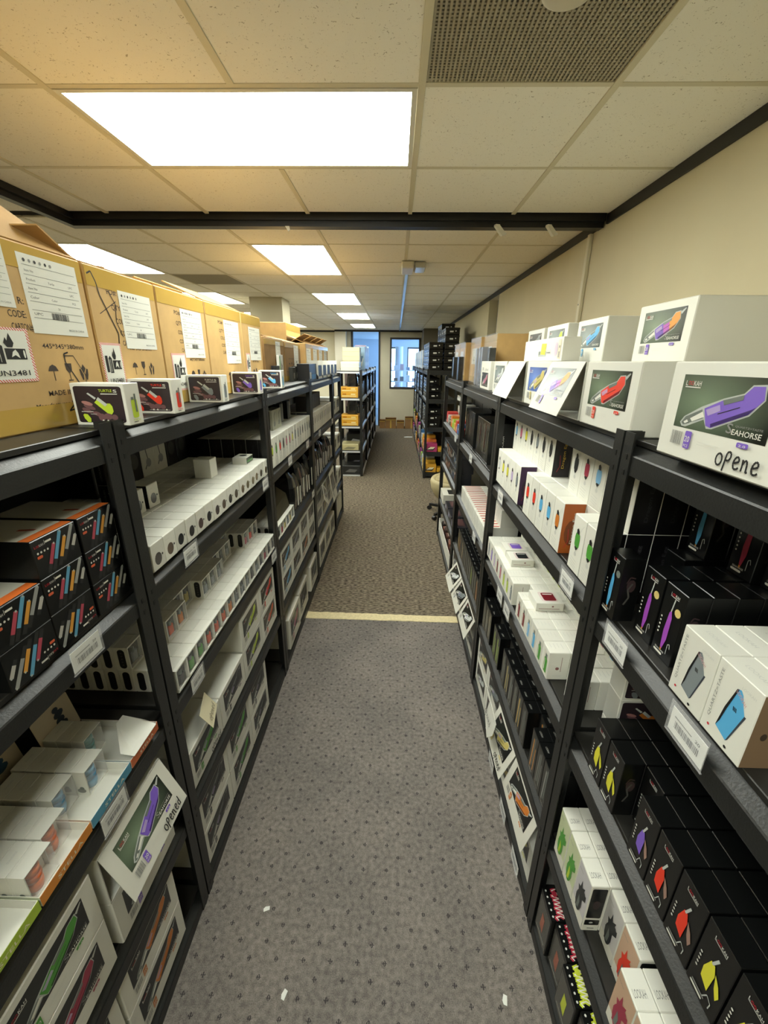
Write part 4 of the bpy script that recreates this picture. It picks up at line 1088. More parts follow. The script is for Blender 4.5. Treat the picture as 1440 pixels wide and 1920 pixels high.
def sea_open(side, y0, x, z, label, angle, colr=None, panel='dark', group='white device boxes', note=None, twist=0.0, blank=False, **kw):
    o = put('device_carton', OPENBODY, [('contents', INSIDE)], side, y0 + SW / 2, x, z, label, group=group)
    fl = link('flap', FLAPM, o); fl.location = (0, -.001, SH - .001); fl.rotation_euler = (-math.radians(angle), twist, 0)
    if not blank:
        p = link('front_print', seahorse(colr, panel, opened=note or False, **kw), fl); p.location = (0, -.0016, -SH)
    else:
        mb = MB(); f = Frame(mb, (-SW / 2, -.0016, -SH), (1, 0, 0), (0, 0, 1), SW, SH)
        for i in range(5): f.rect(.2, .8, .25 + .08 * i, .255 + .08 * i, mat('#cfcfc6', .6))
        part('faint_print', mb, fl)
    return o
sea(1, .335, -.68, ZC, 'white carton with a maroon device picture, bottom left corner', 'maroon')
sea(1, .335, -.68, ZC + SH + .001, 'white carton with a green device picture under the lime tray', 'green')
sea(1, .632, -.68, ZC, 'white carton under the opened purple flap carton', 'purple')
sea_open(1, .632, -.68, ZC + SH + .001, 'white carton with its purple device flap hanging open', 22, 'purple', 'green', note='opened')
for k, lab in ((0, 'lower white carton with orange device on the left floor shelf'), (1, 'upper white carton with orange device on the left floor shelf')): sea(1, .583, -.682, ZD + k * (SH + .001), lab, 'orange')
for k in (0, 1): sea(1, .30, -.682, ZD + k * (SH + .001), '%s white carton cut off at the bottom left edge' % ('lower', 'upper')[k], 'orange')
# ------------------------------------------------------------------ left rack, second bay
block('dotted_box', DOTPLAIN, DOTPLAIN, 1, 1.087, 16, .0707, -.676, ZA, 7, .0760, lambda c, r: [('front_print', DOTPR[(c * 5) % 6])], 'white box with a round dark dot', 'left second shelf', 'dotted boxes', jitter=.006, backdesc='white dotted box packed', skip=set([(0, 6), (1, 6)]))
for (y, x, k, lab) in ((1.30, -.845, 0, 'loose dotted box on top, nearest the post'), (1.39, -.845, 0, 'loose dotted box on top, farther from the post'), (1.385, -.935, 0, 'loose dotted box at the base of the rear pair'), (1.385, -.935, 1, 'loose dotted box on top of the rear pair')):
    put('dotted_box', DOTEND, [('front_print', DOTPR[1])], 1, y, x, ZA + OH + .0004 + k * (OH + .0004), lab, group='dotted boxes')
put('dotted_box', DOTPLAIN, [], 1, 1.80, -.80, ZA + OH + .0004, 'plain white box lying on the dotted boxes', group='dotted boxes')
_mb = MB(); _mb.cbox(-.05, .05, 0, .07, 0, .034, WHITE, .001); f = FF(_mb, .1, .07, .034); f.rect(.03, .97, .08, .92, mat('#33402f', .3)); f.layer(); f.rect(.1, .9, .3, .5, COLS['green']); f = FF(_mb, .1, .07, .034, 'top'); f.ell(.6, .5, .2, .25, INK, 12)
put('lying_box', _mb.mesh('box_body'), [], 1, 2.08, -.735, ZA + OH + .0004, 'small white box with green edge lying on the dotted boxes', group='loose small boxes')
_mb = MB(); _mb.cbox(-.05, .05, 0, .10, 0, .165, BLACKBOX, .002); f = FF(_mb, .1, .1, .165); f.line(.1, .1, .1, .9, .002, GREYINK); f.ell(.5, .5, .3, .2, SMOKE2); BLKBIG = _mb.mesh('box_body')
_mb = MB(); _mb.cbox(-.05, .05, 0, .10, 0, .165, mat('#c9c6b6', .5), .002); f = FF(_mb, .1, .1, .165); f.pline([(.2, .2), (.5, .4), (.4, .7), (.7, .9)], .006, SMOKE2); f.ell(.5, .35, .2, .12, GREYINK); PALEBIG = _mb.mesh('box_body')
for c in range(7):
    put('tall_box', PALEBIG if c in (3, 4) else BLKBIG, [], 1, 1.50 + c * .103, -1.095, ZA + OH + .0004, '%s tall box at the back above the dotted boxes, %s in line' % ('pale printed' if c in (3, 4) else 'black', ORD[c]), group='tall boxes at the back')
WC = ['black', 'green', 'green', 'orangered', 'orangered', 'orangered', 'orange', 'grey', 'grey', 'grey', 'black', 'grey', 'black', 'maroon', 'black', 'black']
block('window_box', WINBODY, WINPLAIN, 1, 1.087, 16, .0705, -.672, ZB, 2, .0465, lambda c, r: [('device', WINP[WC[c]]), ('clear_window', WINPANE)], lambda c: 'low white box showing a %s device' % WC[c], 'left third shelf', 'window boxes in the lower layer', jitter=0, backdesc='white window box packed')
for r in range(2, 12): put('window_box', WINPLAIN, [], 1, 1.087, -.672 - r * .0465, ZB, 'lower white box with dark oval side, %s back from the aisle' % ORD[r], group='window boxes in the lower layer')
mb = MB()
for c in range(1, 16):
    for r in range(2, 12): mb.cbox(-.672 - r * .0465 - VD, -.672 - r * .0465, 1.087 + c * .0705 - VW / 2, 1.087 + c * .0705 + VW / 2, ZB, ZB + VH, WHITE2, .0008)
tag(link('packed_boxes', mb.mesh('packed_boxes')), 'hidden lower layer of packed white window boxes', 'boxes', kind='stuff')
W2 = ['grey', 'orangered', 'orangered', 'orange', 'lilac', 'gold', 'grey', 'grey', 'grey', 'grey', 'black', 'grey', 'grey', 'maroon', 'red', 'black']
block('window_box', WINBODY, WINPLAIN, 1, 1.087, 16, .0705, -.672, ZB + VH + .0004, 12, .0465, lambda c, r: [('device', WINP[W2[c]]), ('clear_window', WINPANE)], lambda c: 'upper white box showing a %s device' % W2[c], 'left third shelf', 'window boxes in the upper layer', r0=2, jitter=0, backdesc='upper window box packed', skip=set([(0, 2), (1, 2), (4, 2), (5, 2), (9, 2), (10, 2), (11, 2), (12, 2), (12, 3), (0, 11), (1, 11)]))
for y0, z, colr, lab in ((1.035, ZC, 'green', 'white carton with green device and handwriting beside the post'), (1.311, ZC, 'black', 'white carton with black device picture on the left fourth shelf'), (1.587, ZC, 'lime', 'lower white carton with lime device'), (1.587, ZC + SH + .001, 'lime', 'upper white carton with lime device'), (1.863, ZC, 'orangered', 'lower white carton with orange red device'), (1.863, ZC + SH + .001, 'red', 'upper white carton with red device'),
                         (1.035, ZD, 'black', 'lower white carton with dark device on the floor shelf by the post'), (1.035, ZD + SH + .001, 'black', 'upper white carton with dark device on the floor shelf by the post'), (1.311, ZD, 'green', 'lower white carton with green device on the floor shelf'), (1.311, ZD + SH + .001, 'green', 'upper white carton with green device on the floor shelf'), (1.587, ZD, 'black', 'lower white carton beside the empty floor shelf space'), (1.587, ZD + SH + .001, 'black', 'upper white carton beside the empty floor shelf space')):
    sea(1, y0, -.682, z, lab, colr, opened='opened' if 'handwriting' in lab else False)
# handwritten flap card
t = empty('handwritten_card', (-.690, 1.20, ZC + SH + .0005), LEFT + .25); t.scale = (.8, .8, .8); tag(t, 'cream card with opened handwriting above the green carton', 'card')
mb = MB(); mb.prism([(-.07, 0, .095), (.06, 0, .11), (.075, -.045, .015), (-.055, -.045, .0)], (0, .0015, .0005), mat('#d8cfae', .6)); part('card', mb, t)
mb = MB(); f = Frame(mb, (-.055, -.0462, .004), (1, 0, .11), (-.12, .42, 1), .13, .1); f.l = 4; f.hand('opened', .15, .2, .3, .7, INK, .002); part('handwriting', mb, t)
# ------------------------------------------------------------------ left rack, third to fifth bays
PAL3 = ['lime', 'green', 'red', 'black', 'pink', 'pink', 'yellow', 'grey', 'grey', 'grey', 'black', 'grey', 'grey', 'black']
block('egg_device_box', EBODY, EBODY, 1, 2.30, 14, .0805, -.679, ZA, 6, .067, lambda c, r: egg(PAL3[c]), lambda c: 'tall white box with small %s device' % PAL3[c], 'left third bay', 'egg device boxes, left', jitter=.002, backdesc='tall white egg device box packed')
PAL4 = ['grey', 'black', 'grey', 'grey', 'black', 'grey', 'grey', 'grey', 'lilac', 'grey', 'grey', 'grey', 'grey']
block('egg_device_box', EBODY, EBODY, 1, 3.53, 13, .0805, -.679, ZA, 5, .067, lambda c, r: egg(PAL4[c]), lambda c: 'tall white box with faint %s device' % PAL4[c], 'left fourth bay', 'egg device boxes, left', jitter=.002, backdesc='tall white egg device box packed')
_mb = MB(); _mb.cbox(-.05, .05, 0, .06, 0, .12, mat('#aeb09e', .5), .001); f = FF(_mb, .1, .06, .12); f.pline([(.25, .2), (.5, .4), (.4, .7), (.7, .9)], .008, SMOKE2); f.ell(.45, .3, .2, .14, GLASS2); f = FF(_mb, .1, .06, .12, 'left'); f.rect(.25, .75, .05, .95, BLACKBOX); PALEUP = _mb.mesh('box_body')
_mb = MB(); _mb.cbox(-.045, .045, 0, .09, 0, .125, BLACKBOX, .001); f = FF(_mb, .09, .09, .125, 'top'); f.rect(.05, .95, .05, .95, mat('#8fa9b4', .35)); f = FF(_mb, .09, .09, .125); f.rect(.6, .95, .05, .95, mat('#8f8d82', .4)); BLUETOP = _mb.mesh('box_body')
_mb = MB(); _mb.cbox(-.045, .045, 0, .09, 0, .125, mat('#3a3637', .4), .001); f = FF(_mb, .09, .09, .125, 'top'); f.rect(.04, .96, .04, .96, WHITE); WHITETOP = _mb.mesh('box_body')
zz = ZA + EH + .0004
for k in range(2): put('loose_box', PALEUP, [], 1, 2.62 + k * .104, -.745, zz, '%s pale printed box on top of the egg boxes, third bay' % ('near' if k == 0 else 'far'), group='loose boxes above the egg boxes')
for k in range(4): put('loose_box', BLUETOP, [], 1, 2.96 + k * .105, -.79 - .03 * (k % 2), zz, '%s blue topped dark box above the egg boxes, third bay' % ORD[k], group='loose boxes above the egg boxes')
for k in range(7): put('loose_box', WHITETOP, [], 1, 3.62 + k * .094, -.74, zz, '%s white topped dark box above the egg boxes, fourth bay' % ORD[k], group='loose boxes above the egg boxes')
block('window_box', WINBODY, WINPLAIN, 1, 2.30, 6, .0705, -.674, ZB, 4, .0465, lambda c, r: [('device', WINP[('black', 'maroon', 'gold', 'grey', 'gold', 'grey')[c]])], 'windowed box in the torn white tray', 'left third bay', 'window boxes, third bay', backdesc='windowed box packed')
# torn card above the window boxes
mb = MB(); mb.prism([(-.70, 2.36, ZB + VH + .002), (-.70, 2.66, ZB + VH + .002), (-.73, 2.70, ZB + .16), (-.76, 2.58, ZB + .24), (-.74, 2.47, ZB + .13), (-.75, 2.38, ZB + .17)], (-.003, 0, 0), mat('#3a3420', .7)); tag(link('torn_card', mb.mesh('torn_card')), 'torn dark brown card standing behind the windowed boxes', 'card')
def bag(w, h, d, lab, lx):
    mb = MB(); n = 6; v = []; rr = random.Random(int(w * 1e4 + h * 1e5))
    for j, zf in enumerate((0, .25, .6, .88, 1.0)):
        sc = (1, 1.06, 1.0, .8, .55)[j]
        for i in range(8):
            an = 2 * math.pi * i / 8 + .39
            v.append((w * .54 * sc * math.copysign(abs(math.cos(an)) ** .5, math.cos(an)) + rr.uniform(-.004, .004), d / 2 + d * .54 * sc * math.copysign(abs(math.sin(an)) ** .5, math.sin(an)) + rr.uniform(-.004, .004), h * zf))
    fs = [tuple(range(8))[::-1], tuple(range(32, 40))]
    for j in range(4):
        for i in range(8): fs.append((j * 8 + i, j * 8 + (i + 1) % 8, (j + 1) * 8 + (i + 1) % 8, (j + 1) * 8 + i))
    mb.raw(v, fs, mat('#101011', .22, coat=.5)); 
    l = MB(); l.box(lx - .016, lx + .016, -d * .05 - .014, -d * .05 - .012, h * .12, h * .62, mat('#c9c7ba', .5))
    return mb.mesh('bag_body'), l.mesh('paper_label')
BAGS = [bag(.085, .27, .16, 0, .01), bag(.095, .24, .16, 0, -.012), bag(.08, .29, .16, 0, 0)]
for k in range(6): b_, l_ = BAGS[k % 3]; put('black_pouch', b_, [('paper_label', l_)], 1, 2.82 + k * .106, -.70, ZB, '%s glossy black pouch with paper label, left third bay' % ORD[k], 'pouch', 'black pouches')
for k in range(10): b_, l_ = BAGS[(k + 1) % 3]; put('black_pouch', b_, [('paper_label', l_)], 1, 3.53 + k * .106, -.70, ZB, '%s glossy black pouch with paper label, left fourth bay' % ORD[k], 'pouch', 'black pouches')
cc3 = ['blue', 'blue', 'grey', 'grey', 'orange', 'grey', 'grey', 'black']
for c in range(4):
    for k in range(2): sea(1, 2.292 + c * .277, -.682, ZC + k * (SH + .001), '%s white device carton, %s in line, third left bay fourth shelf' % (('lower', 'upper')[k], ORD[c]), cc3[c * 2 + k])
_mb = MB(); _mb.cbox(-.155, .155, 0, .32, 0, .225, WHITE2, .002); BIGW = _mb.mesh('box_body')
for y, s, c in ((2.49, -.672, 'pink'), (2.82, -.680, 'black'), (3.245, -.678, 'grey')): put('device_carton', BIGW, [('front_print', seahorse(c, 'dark', w=.31, h=.225))], 1, y, s, ZD, 'larger white carton with %s device on the floor shelf, third left bay' % c, group='white device boxes')
for c in range(4):
    for k in range(2): sea(1, 3.512 + c * .277, -.682, ZC + k * (SH + .001), '%s white device carton, %s in line, fourth left bay fourth shelf' % (('lower', 'upper')[k], ORD[c]), ('grey', 'gold', 'grey', 'black')[c])
for c in range(3): put('device_carton', BIGW, [('front_print', seahorse(('black', 'grey', 'black')[c], 'dark', w=.31, h=.225))], 1, 3.69 + c * .33, -.676, ZD, '%s larger white carton on the floor shelf, fourth left bay' % ORD[c], group='white device boxes')
# hanging flap cards in the fourth bay
for (y, x, z, a, tw, lab) in ((3.78, -.655, .80, 12, .5, 'tilted white flap card hanging in the fourth left bay, nearer one'), (4.17, -.650, .86, 8, -.03, 'straight white flap card hanging in the fourth left bay, farther one')):
    o = link('hanging_flap', FLAPM); o.location = (x, y, z); o.rotation_euler = (-math.radians(a), tw, LEFT); o.scale = (1, 1, 1) if tw > .1 else (1, 1, 1.9); tag(o, lab, 'card', 'hanging flap cards')
    p = link('front_print', seahorse('grey', 'dark'), o); p.location = (0, -.0016, -SH)
# fifth narrow bay
for k, z in enumerate((ZD, ZC, ZB, ZA)):
    for c in range(2): put('dark_carton', BIGW if k == 0 else SEABODY, [('front_print', seahorse('grey', 'dark'))] if k else [], 1, 4.82 + c * .33, -.69, z, '%s white carton on the %s shelf of the narrow end unit' % (('near', 'far')[c], ('floor', 'fourth', 'third', 'second')[k]), group='cartons in the narrow end unit')
# yellow boxes seen past the end unit are on the distant rack
# ------------------------------------------------------------------ left top shelf
txA = (('R:', .40, .685, .05, .04), ('CODE:', .31, .615, .05, .125), ('CARTON#', .315, .55, .05, .15))
carton(.815, 1.182, -.80, ZT, 'open topped brown carton nearest the camera on the left', txA, sheets=((.465, .54, .172, .158), (-.06 + .07, .66, .135, .12)), hazards=((.06, .28, .128, .107),), flaps='open', scribble=1, iconpos=(.50, .29))
txB = (('PO#:', .24, .84, .05, .13), ('QTY:', .27, .74, .05, .13), ('COLOR:', .30, .65, .05, .18), ('CODE:', .33, .57, .05, .15), ('CARTON#', .34, .50, .05, .22))
carton(1.190, 1.520, -.80, ZT, 'brown carton with black marker scribble, second from camera', txB, sheets=((.39, .48, .165, .155),), hazards=((.015, .20, .09, .12),), flaps='half', scribble=2, iconpos=(.42, .30), size='440*345*370mm')
txC = (('PO#:', .30, .80, .05, .13), ('QTY:', .31, .71, .05, .13), ('COLOR:', .33, .63, .05, .17), ('CODE:', .34, .55, .05, .15), ('CARTON#', .36, .47, .05, .2))
carton(1.526, 1.896, -.80, ZT, 'brown carton third from camera on the left', txC, sheets=((.42, .42, .175, .17),), hazards=((.12, .12, .105, .13),), flaps='half', iconpos=(.50, .22))
carton(1.905, 2.325, -.80, ZT, 'brown carton with raised lid flap, fourth from camera on the left', txC, sheets=((.45, .36, .19, .19),), flaps='half', lift=.04, iconpos=(.45, .18))
carton(2.334, 2.66, -.80, ZT, 'brown carton fifth from camera on the left', txC, sheets=((.32, .40, .19, .17),), hazards=((.10, .18, .06, .12),), flaps='half', lift=.01, iconpos=(.4, .2))
for (y, x0, colr, lab) in ((1.036, -.722, 'lime', 'white and black device box with yellow green device, on the left post'), (1.285, -.733, 'red', 'white and black device box with red device'), (1.655, -.731, 'grey', 'white and black device box with grey device'), (2.10, -.727, 'purple', 'white and black device box with violet device'), (2.55, -.733, 'blue', 'white and black device box with pale blue device')):
    spawn('turtle_box', TBODY, turtle(colr), (x0, y, ZT), 0.0, lab, 'box', 'small device boxes on the left top shelf')
K2 = dict(sheets=(), hazards=())
carton(2.84, 3.33, -.84, ZT, 'shorter brown carton with leaning green box before it', (), h=.29, flaps='half', kraft=KRAFTD, iconpos=None, sheets=((.55, .3, .12, .19),), d=.36)
carton(3.36, 3.90, -.84, ZT, 'dark creased brown carton with grey label, left third bay', (), h=.285, flaps='half', kraft=KRAFTD, iconpos=(.2, .4), sheets=((.55, .35, .16, .17),), d=.36, lift=.01)
carton(4.02, 4.60, -.98, ZT, 'tall brown carton standing behind the shorter cartons', (), h=.47, flaps='closed', iconpos=None, d=.28)
for k in range(4): carton(3.99 + k * .325, 4.30 + k * .325, -.81, ZT, '%s carton with white label in the far left row' % ORD[k], (), h=.30, d=.15, flaps='half', iconpos=None, sheets=((.1, .06, .2, .24),), lift=.03)
for k, (y, x, h, c) in enumerate(((2.98, -.80, .12, '#26282a'), (3.42, -.79, .105, '#33342f'), (3.56, -.80, .11, '#2a2a28'))):
    mb = MB(); mb.cbox(-.05, .05, 0, .03, 0, h, mat(c, .4), .001); f = FF(mb, .1, .03, h); f.rect(.4, .5, .2, .6, WHITE)
    put('small_box', mb.mesh('box_body'), [], 1, y, x, ZT, '%s small dark box in front of the short cartons' % ORD[k], group='small dark boxes before the cartons')
mb = MB(); mb.cbox(-.05, .05, 0, .02, 0, .19, WHITE, .001); f = FF(mb, .1, .02, .19); f.rect(.05, .25, .1, .95, COLS['green']); f.layer(); f.poly([(.5, .1), (.6, .1), (.62, .5), (.75, .62), (.6, .7), (.55, .82), (.48, .7), (.54, .6), (.45, .5)], INK); o = put('small_box', mb.mesh('box_body'), [], 1, 3.13, -.812, ZT, 'green and white box with a black figure by the short carton', group='small dark boxes before the cartons')
mb = MB(); mb.cbox(-.16, .16, 0, .10, 0, .13, mat('#1c1b1b', .35), .002); f = FF(mb, .32, .1, .13); f.rect(.05, .25, .1, .5, WHITE); f.rect(.3, .9, .05, .35, mat('#3f7fb0', .4)); put('display_box', mb.mesh('box_body'), [], 1, 3.72, -.70, ZT, 'black display box with blue lower print, left fourth bay', group='display boxes on the left top shelf')
for k in range(5):
    y = 4.02 + k * .255
    mb = MB(); mb.cbox(-.095, .095, .003, .097, 0, .115, mat('#2a2526', .4), .001)
    mb.prism([(-.10, .0, .155), (-.10, .10, .155), (-.10, .0, .02)], (.002, 0, 0), WHITE); mb.prism([(.098, .0, .155), (.098, .10, .155), (.098, .0, .02)], (.002, 0, 0), WHITE); mb.box(-.10, .10, .10, .102, 0, .155, WHITE); mb.box(-.1, .1, -.001, .0, 0, .02, WHITE)
    put('display_box', mb.mesh('box_body'), [], 1, y, -.69, ZT, '%s display box with white triangular side panels' % ORD[k], group='display boxes on the left top shelf')
# left price tags
for (y, z, lab) in ((.745, 1.283, 'large price tag under the pen boxes'), (1.24, 1.283, 'price tag under the near dotted boxes'), (2.08, 1.283, 'price tag under the far dotted boxes'), (.70, .848, 'price tag under the blue cup tray'), (1.155, .848, 'price tag under the green window boxes'), (2.12, .848, 'price tag at the far end under the window boxes'),
                    (2.62, 1.283, 'near price tag under the third bay egg boxes'), (3.18, 1.283, 'far price tag under the third bay egg boxes'), (3.72, 1.283, 'near price tag under the fourth bay egg boxes'), (4.5, 1.283, 'far price tag under the fourth bay egg boxes'), (3.30, .848, 'price tag under the black pouches')):
    pricetag((FL + .0045, y, z), LEFT, lab)
# ================================================================== RIGHT RACK
# nearest bay, second shelf: black tall boxes and white quartz boxes
bl = [(.902, .526, 'blue', 'black box with blue device beside the right post'), (.812, .562, 'magenta', 'black box with violet device and gold medal, farther one'), (.741, .562, 'magenta', 'black box with violet device and gold medal, nearer one')]
for y, x, c, lab in bl: put('black_device_box', BLKBODY, blackdev(c), -1, y, x, ZA, lab, group='tall black device boxes')
for c, y in enumerate((.902, .812, .741, .672, .603, .534)):
    for r in range(1 if c else 2, 12):
        x = .562 + r * .0475
        if c > 2 and r < 5: continue
        put('black_device_box', BLKBODY, [], -1, y, x, ZA, 'tall black box in column %s, row %s back, right second shelf' % (ORD[c], ORD[r]), group='tall black device boxes')
for c, (y, x, cl) in enumerate(((.905, .70, 'blue'), (.80, .72, 'maroon'), (.73, .735, 'pink'), (.66, .76, 'maroon'), (.59, .81, 'maroon'))):
    for r in range(3): put('black_device_box', BLKBODY, blackdev(cl) if r == 0 else [], -1, y, x + r * .0475, ZA + KH + .0004, ('%s black box from the post in the raised rear row' % ORD[c]) if r == 0 else 'black box %s behind column %s of the raised rear row' % (ORD[r - 1], ORD[c]), group='tall black device boxes')
for c, (y, cl) in enumerate(((.616, 'grey'), (.5285, 'blue'))):
    for r in range(5):
        if r == 0: k = quartz(cl) + ([('side_print', QSIDE)] if c == 1 else [])
        put('quartz_device_box', QBODY, k if r == 0 else [], -1, y, .531 + r * .0508, ZA, ('white box with large %s device and sideways lettering' % cl) if r == 0 else 'white quartz device box, %s back behind the %s one' % (ORD[r], cl), group='white quartz device boxes')
# third shelf: black boxes with coloured device
KC = ['yellow', 'yellow', 'yellow', 'purple', 'red', 'red', 'yellow', 'yellow']
for c in range(8):
    y = .810 - c * .0675
    for r in range(0, 12):
        if c == 2 and r == 0: continue
        front = r == 0 or (c == 2 and r == 1)
        x = .530 + r * .0475
        if c == 0 and r in (4, 5, 6, 7, 8, 9, 10, 11) and False: continue
        put('black_device_box', BLKBODY, blackdev(KC[c], 'dab') if front else [], -1, y, x, ZB, ('black box with %s torch device, %s from the post, right third shelf' % (KC[c], ORD[c])) if front else 'tall black box in column %s, row %s back, right third shelf' % (ORD[c], ORD[r]), group='black torch device boxes')
for k in range(3): spawn('turtle_box', TBODY, turtle(('grey', 'orange', 'grey')[k]), (.655, .862, ZB + k * (TH + .0005)), 0.0, '%s device box of the stack beside the right post' % ('lowest', 'middle', 'topmost')[k], 'box', 'small device boxes stacked on the right')
# fourth shelf: white dinosaur device boxes
dl = [(.870, .526, 'green', '#c9d2a8'), (.801, .526, 'green', '#c9d2a8'), (.733, .526, 'black', '#c6c2c4'), (.662, .572, 'black', '#c9c6c2'), (.594, .572, 'red', '#cba98c'), (.515, .522, 'maroon', '#cba98c'), (.447, .522, 'maroon', '#cba98c'), (.379, .522, 'red', '#cba98c')]
for c, (y, x, cl, bg) in enumerate(dl):
    for r in range(3):
        put('dinosaur_device_box', JBODY, dino(cl, bg) if r == 0 else [], -1, y, x + r * .0465, ZC - .02 + .02, ('white box with %s creature device, %s from the right post' % (cl, ORD[c])) if r == 0 else 'white creature device box, %s from the post, %s row back' % (ORD[c], ORD[r]), group='white creature device boxes')
# floor shelf: black boxes with graffiti lettering on top
DW, DH, DD = .092, .185, .13
GRAFF = {'red': mat('#b83246', .4), 'yellow': mat('#c6d23a', .4)}
def graffiti(c):
    mb = MB(); f = FF(mb, DW, DD, DH, 'top'); G = GRAFF[c]
    for i in range(5): f.ell(.10 + .19 * i, .07, .035, .022, PRINTS, 8)
    pts = [(.96, .34), (.88, .28), (.84, .42), (.90, .52), (.80, .50), (.74, .34), (.70, .54), (.62, .32), (.58, .54), (.50, .34), (.46, .54), (.38, .34), (.34, .54), (.26, .32), (.20, .54), (.10, .36), (.05, .50)]; pts = [(a, .12 + (b - .28) * .85) for a, b in pts]
    f.pline(pts, .008, G); f.layer(); f.pline([(a, b + .02) for a, b in pts], .0025, WHITE)
    f.ell(.20, .26, .10, .06, G, 10); f.layer(); f.ell(.20, .36, .05, .03, BLACKBOX, 8); f.pline([(.06, .36), (.02, .42), (.10, .38), (.08, .44)], .004, WHITE)
    f.rect(.32, .62, .42, .60, mat('#d8e02a', .35) if c == 'yellow' else mat('#c43a34', .4))
    tp = mb.mesh('top_print'); mb = MB(); f = FF(mb, DW, DD, DH); f.rect(.04, .96, .04, .90, mat('#4c4b45', .25)); f.layer(); f.poly([(.35, .3), (.6, .25), (.62, .62), (.4, .66)], G if c == 'yellow' else mat('#a3604c', .4)); f.line(.15, .12, .85, .16, .003, PRINTS)
    return [('top_print', tp), ('front_print', mb.mesh('front_print'))]
GP = {k: graffiti(k) for k in ('red', 'yellow')}
_mb = MB(); _mb.cbox(-DW / 2, DW / 2, 0, DD, 0, DH, BLACKBOX, .0015); DBODY = _mb.mesh('box_body')
for c in range(7):
    cl = ('red', 'red', 'yellow', 'yellow', 'red', 'red', 'yellow')[c]
    put('graffiti_box', DBODY, GP[cl], -1, .868 - c * .0945, .522 + .012 * (c % 2), ZD, 'black box with %s graffiti lettering on top, %s from the right post' % (cl, ORD[c]), group='black graffiti boxes')
    put('graffiti_box', DBODY, [], -1, .868 - c * .0945, .522 + .012 * (c % 2) + DD + .002, ZD, 'plain black box, %s in the rear row of the right floor shelf' % ORD[c], group='black graffiti boxes')
# ------------------------------------------------------------------ second bay
EC = ['green', 'green', None, 'orange', 'blue', 'blue', 'red', 'red', None, 'grey', 'lilac', 'yellow', 'yellow', 'white']
for c in range(14):
    y = 1.045 + c * .0805
    r0 = 1 if EC[c] is None else 0
    for r in range(r0, 8):
        kids = []
        if r == r0: kids = egg(EC[c] or 'grey')
        if c == 3 and r == 0: kids = kids + [eggside('orange')]
        if c == 9 and r == 0: kids = kids + [eggside('purple')]
        put('egg_device_box', EDARK if c == 0 else EBODY, kids, -1, y, .531 + r * .067, ZA, ('tall white box with %s egg device, %s from the post, right second bay' % (EC[c] or 'recessed grey', ORD[c])) if r == r0 else 'tall white egg device box in column %s, row %s back, right second bay' % (ORD[c], ORD[r]), group='egg device boxes, right')
E2 = ['green', 'green', 'cyan', 'maroon', 'black', None, None, 'dark', 'dark', 'grey', 'olive', 'yellow', 'pink', 'cyan']
for c in range(14):
    y = 1.045 + c * .0805
    r0 = 1 if E2[c] else 4
    for r in range(r0, 6):
        kids = []
        if r == r0: kids = egg('black' if E2[c] in ('dark', 'olive') else E2[c] or 'grey') + ([eggside(E2[c], True)] if E2[c] in ('dark', 'olive') else [])
        put('egg_device_box', EDARK if c == 0 else EBODY, kids, -1, y, .531 + r * .067, ZA + EH + .0004, ('upper tall egg device box with %s print, %s from the post, right second bay' % (E2[c] or 'recessed', ORD[c])) if r == r0 else 'upper egg device box in column %s, row %s back, right second bay' % (ORD[c], ORD[r]), group='egg device boxes, right')
UC = ['orange', None, 'green', 'green', 'blue', 'cyan', 'darkred', 'darkred', None, 'grey', 'lime', 'lime', 'pink', 'darkred', 'lilac', 'purple', 'grey']
for c in range(17):
    y = 1.062 + c * .0655
    off = .035 if c == 0 else 0
    r0 = 1 if UC[c] is None else 0
    for r in range(r0, 8):
        put('vial_box', UBODY, vial(UC[c] or 'grey') if r == r0 else [], -1, y, .526 + off + r * .0703, ZB, ('small white box showing a %s vial, %s from the post' % (UC[c] or 'recessed grey', ORD[c])) if r == r0 else 'small white vial box in column %s, row %s back' % (ORD[c], ORD[r]), group='small white vial boxes')
U2 = ['cyan', 'cyan', 'pink', 'pink', 'red', 'grey', 'grey', 'grey', 'lime', 'lime', 'lime', 'black', 'white', 'grey', 'grey', 'grey', 'grey']
for c in range(17):
    for r in range(2, 5): put('vial_box', UBODY, vial(U2[c]) if r == 2 else [], -1, 1.062 + c * .0655, .526 + .035 + r * .0703, ZB + UH + .0004, ('raised white box showing a %s vial, %s from the post' % (U2[c], ORD[c])) if r == 2 else 'raised white vial box in column %s, rear row %s' % (ORD[c], ORD[r]), group='small white vial boxes')
def lying(y, x, colr, label):
    mb = MB(); w, d, h = .10, .105, .034; mb.cbox(-w / 2, w / 2, 0, d, 0, h, WHITE, .001); f = FF(mb, w, d, h, 'top'); f.rrect(.15, .85, .25, .85, .08, mat('#d9c9c4', .5)); f.layer(); f.rrect(.22, .80, .34, .80, .08, COLS[colr]); f.layer(); f.rect(.3, .36, .4, .75, WHITE); f = FF(mb, w, d, h, 'right'); f.line(.1, .3, .85, .3, .002, mat('#8a5a58', .6)); f.ell(.6, .6, .04, .1, mat('#8a5a58', .6), 8)
    put('lying_vial_box', mb.mesh('box_body'), [], -1, y, x, ZB + UH + .0004, label, group='vial boxes lying on top')
lying(1.46, .555, 'darkred', 'white box with red window lying on the vial boxes'); lying(1.83, .555, 'black', 'nearer white box with dark window lying on the vial boxes'); lying(1.94, .555, 'purple', 'farther white box with violet window lying on the vial boxes')
SC_ = ['#8a8a84', '#7a7a74', '#c08a50', '#c98a4a', '#6f6f6a', '#c9a860', '#77756c', '#8f8f88', '#c4b070', '#7d7b70', '#6d6b66', '#a9c050', '#a3b84a', '#d0b896', '#a59a82', '#8f8b84', '#7b7770']
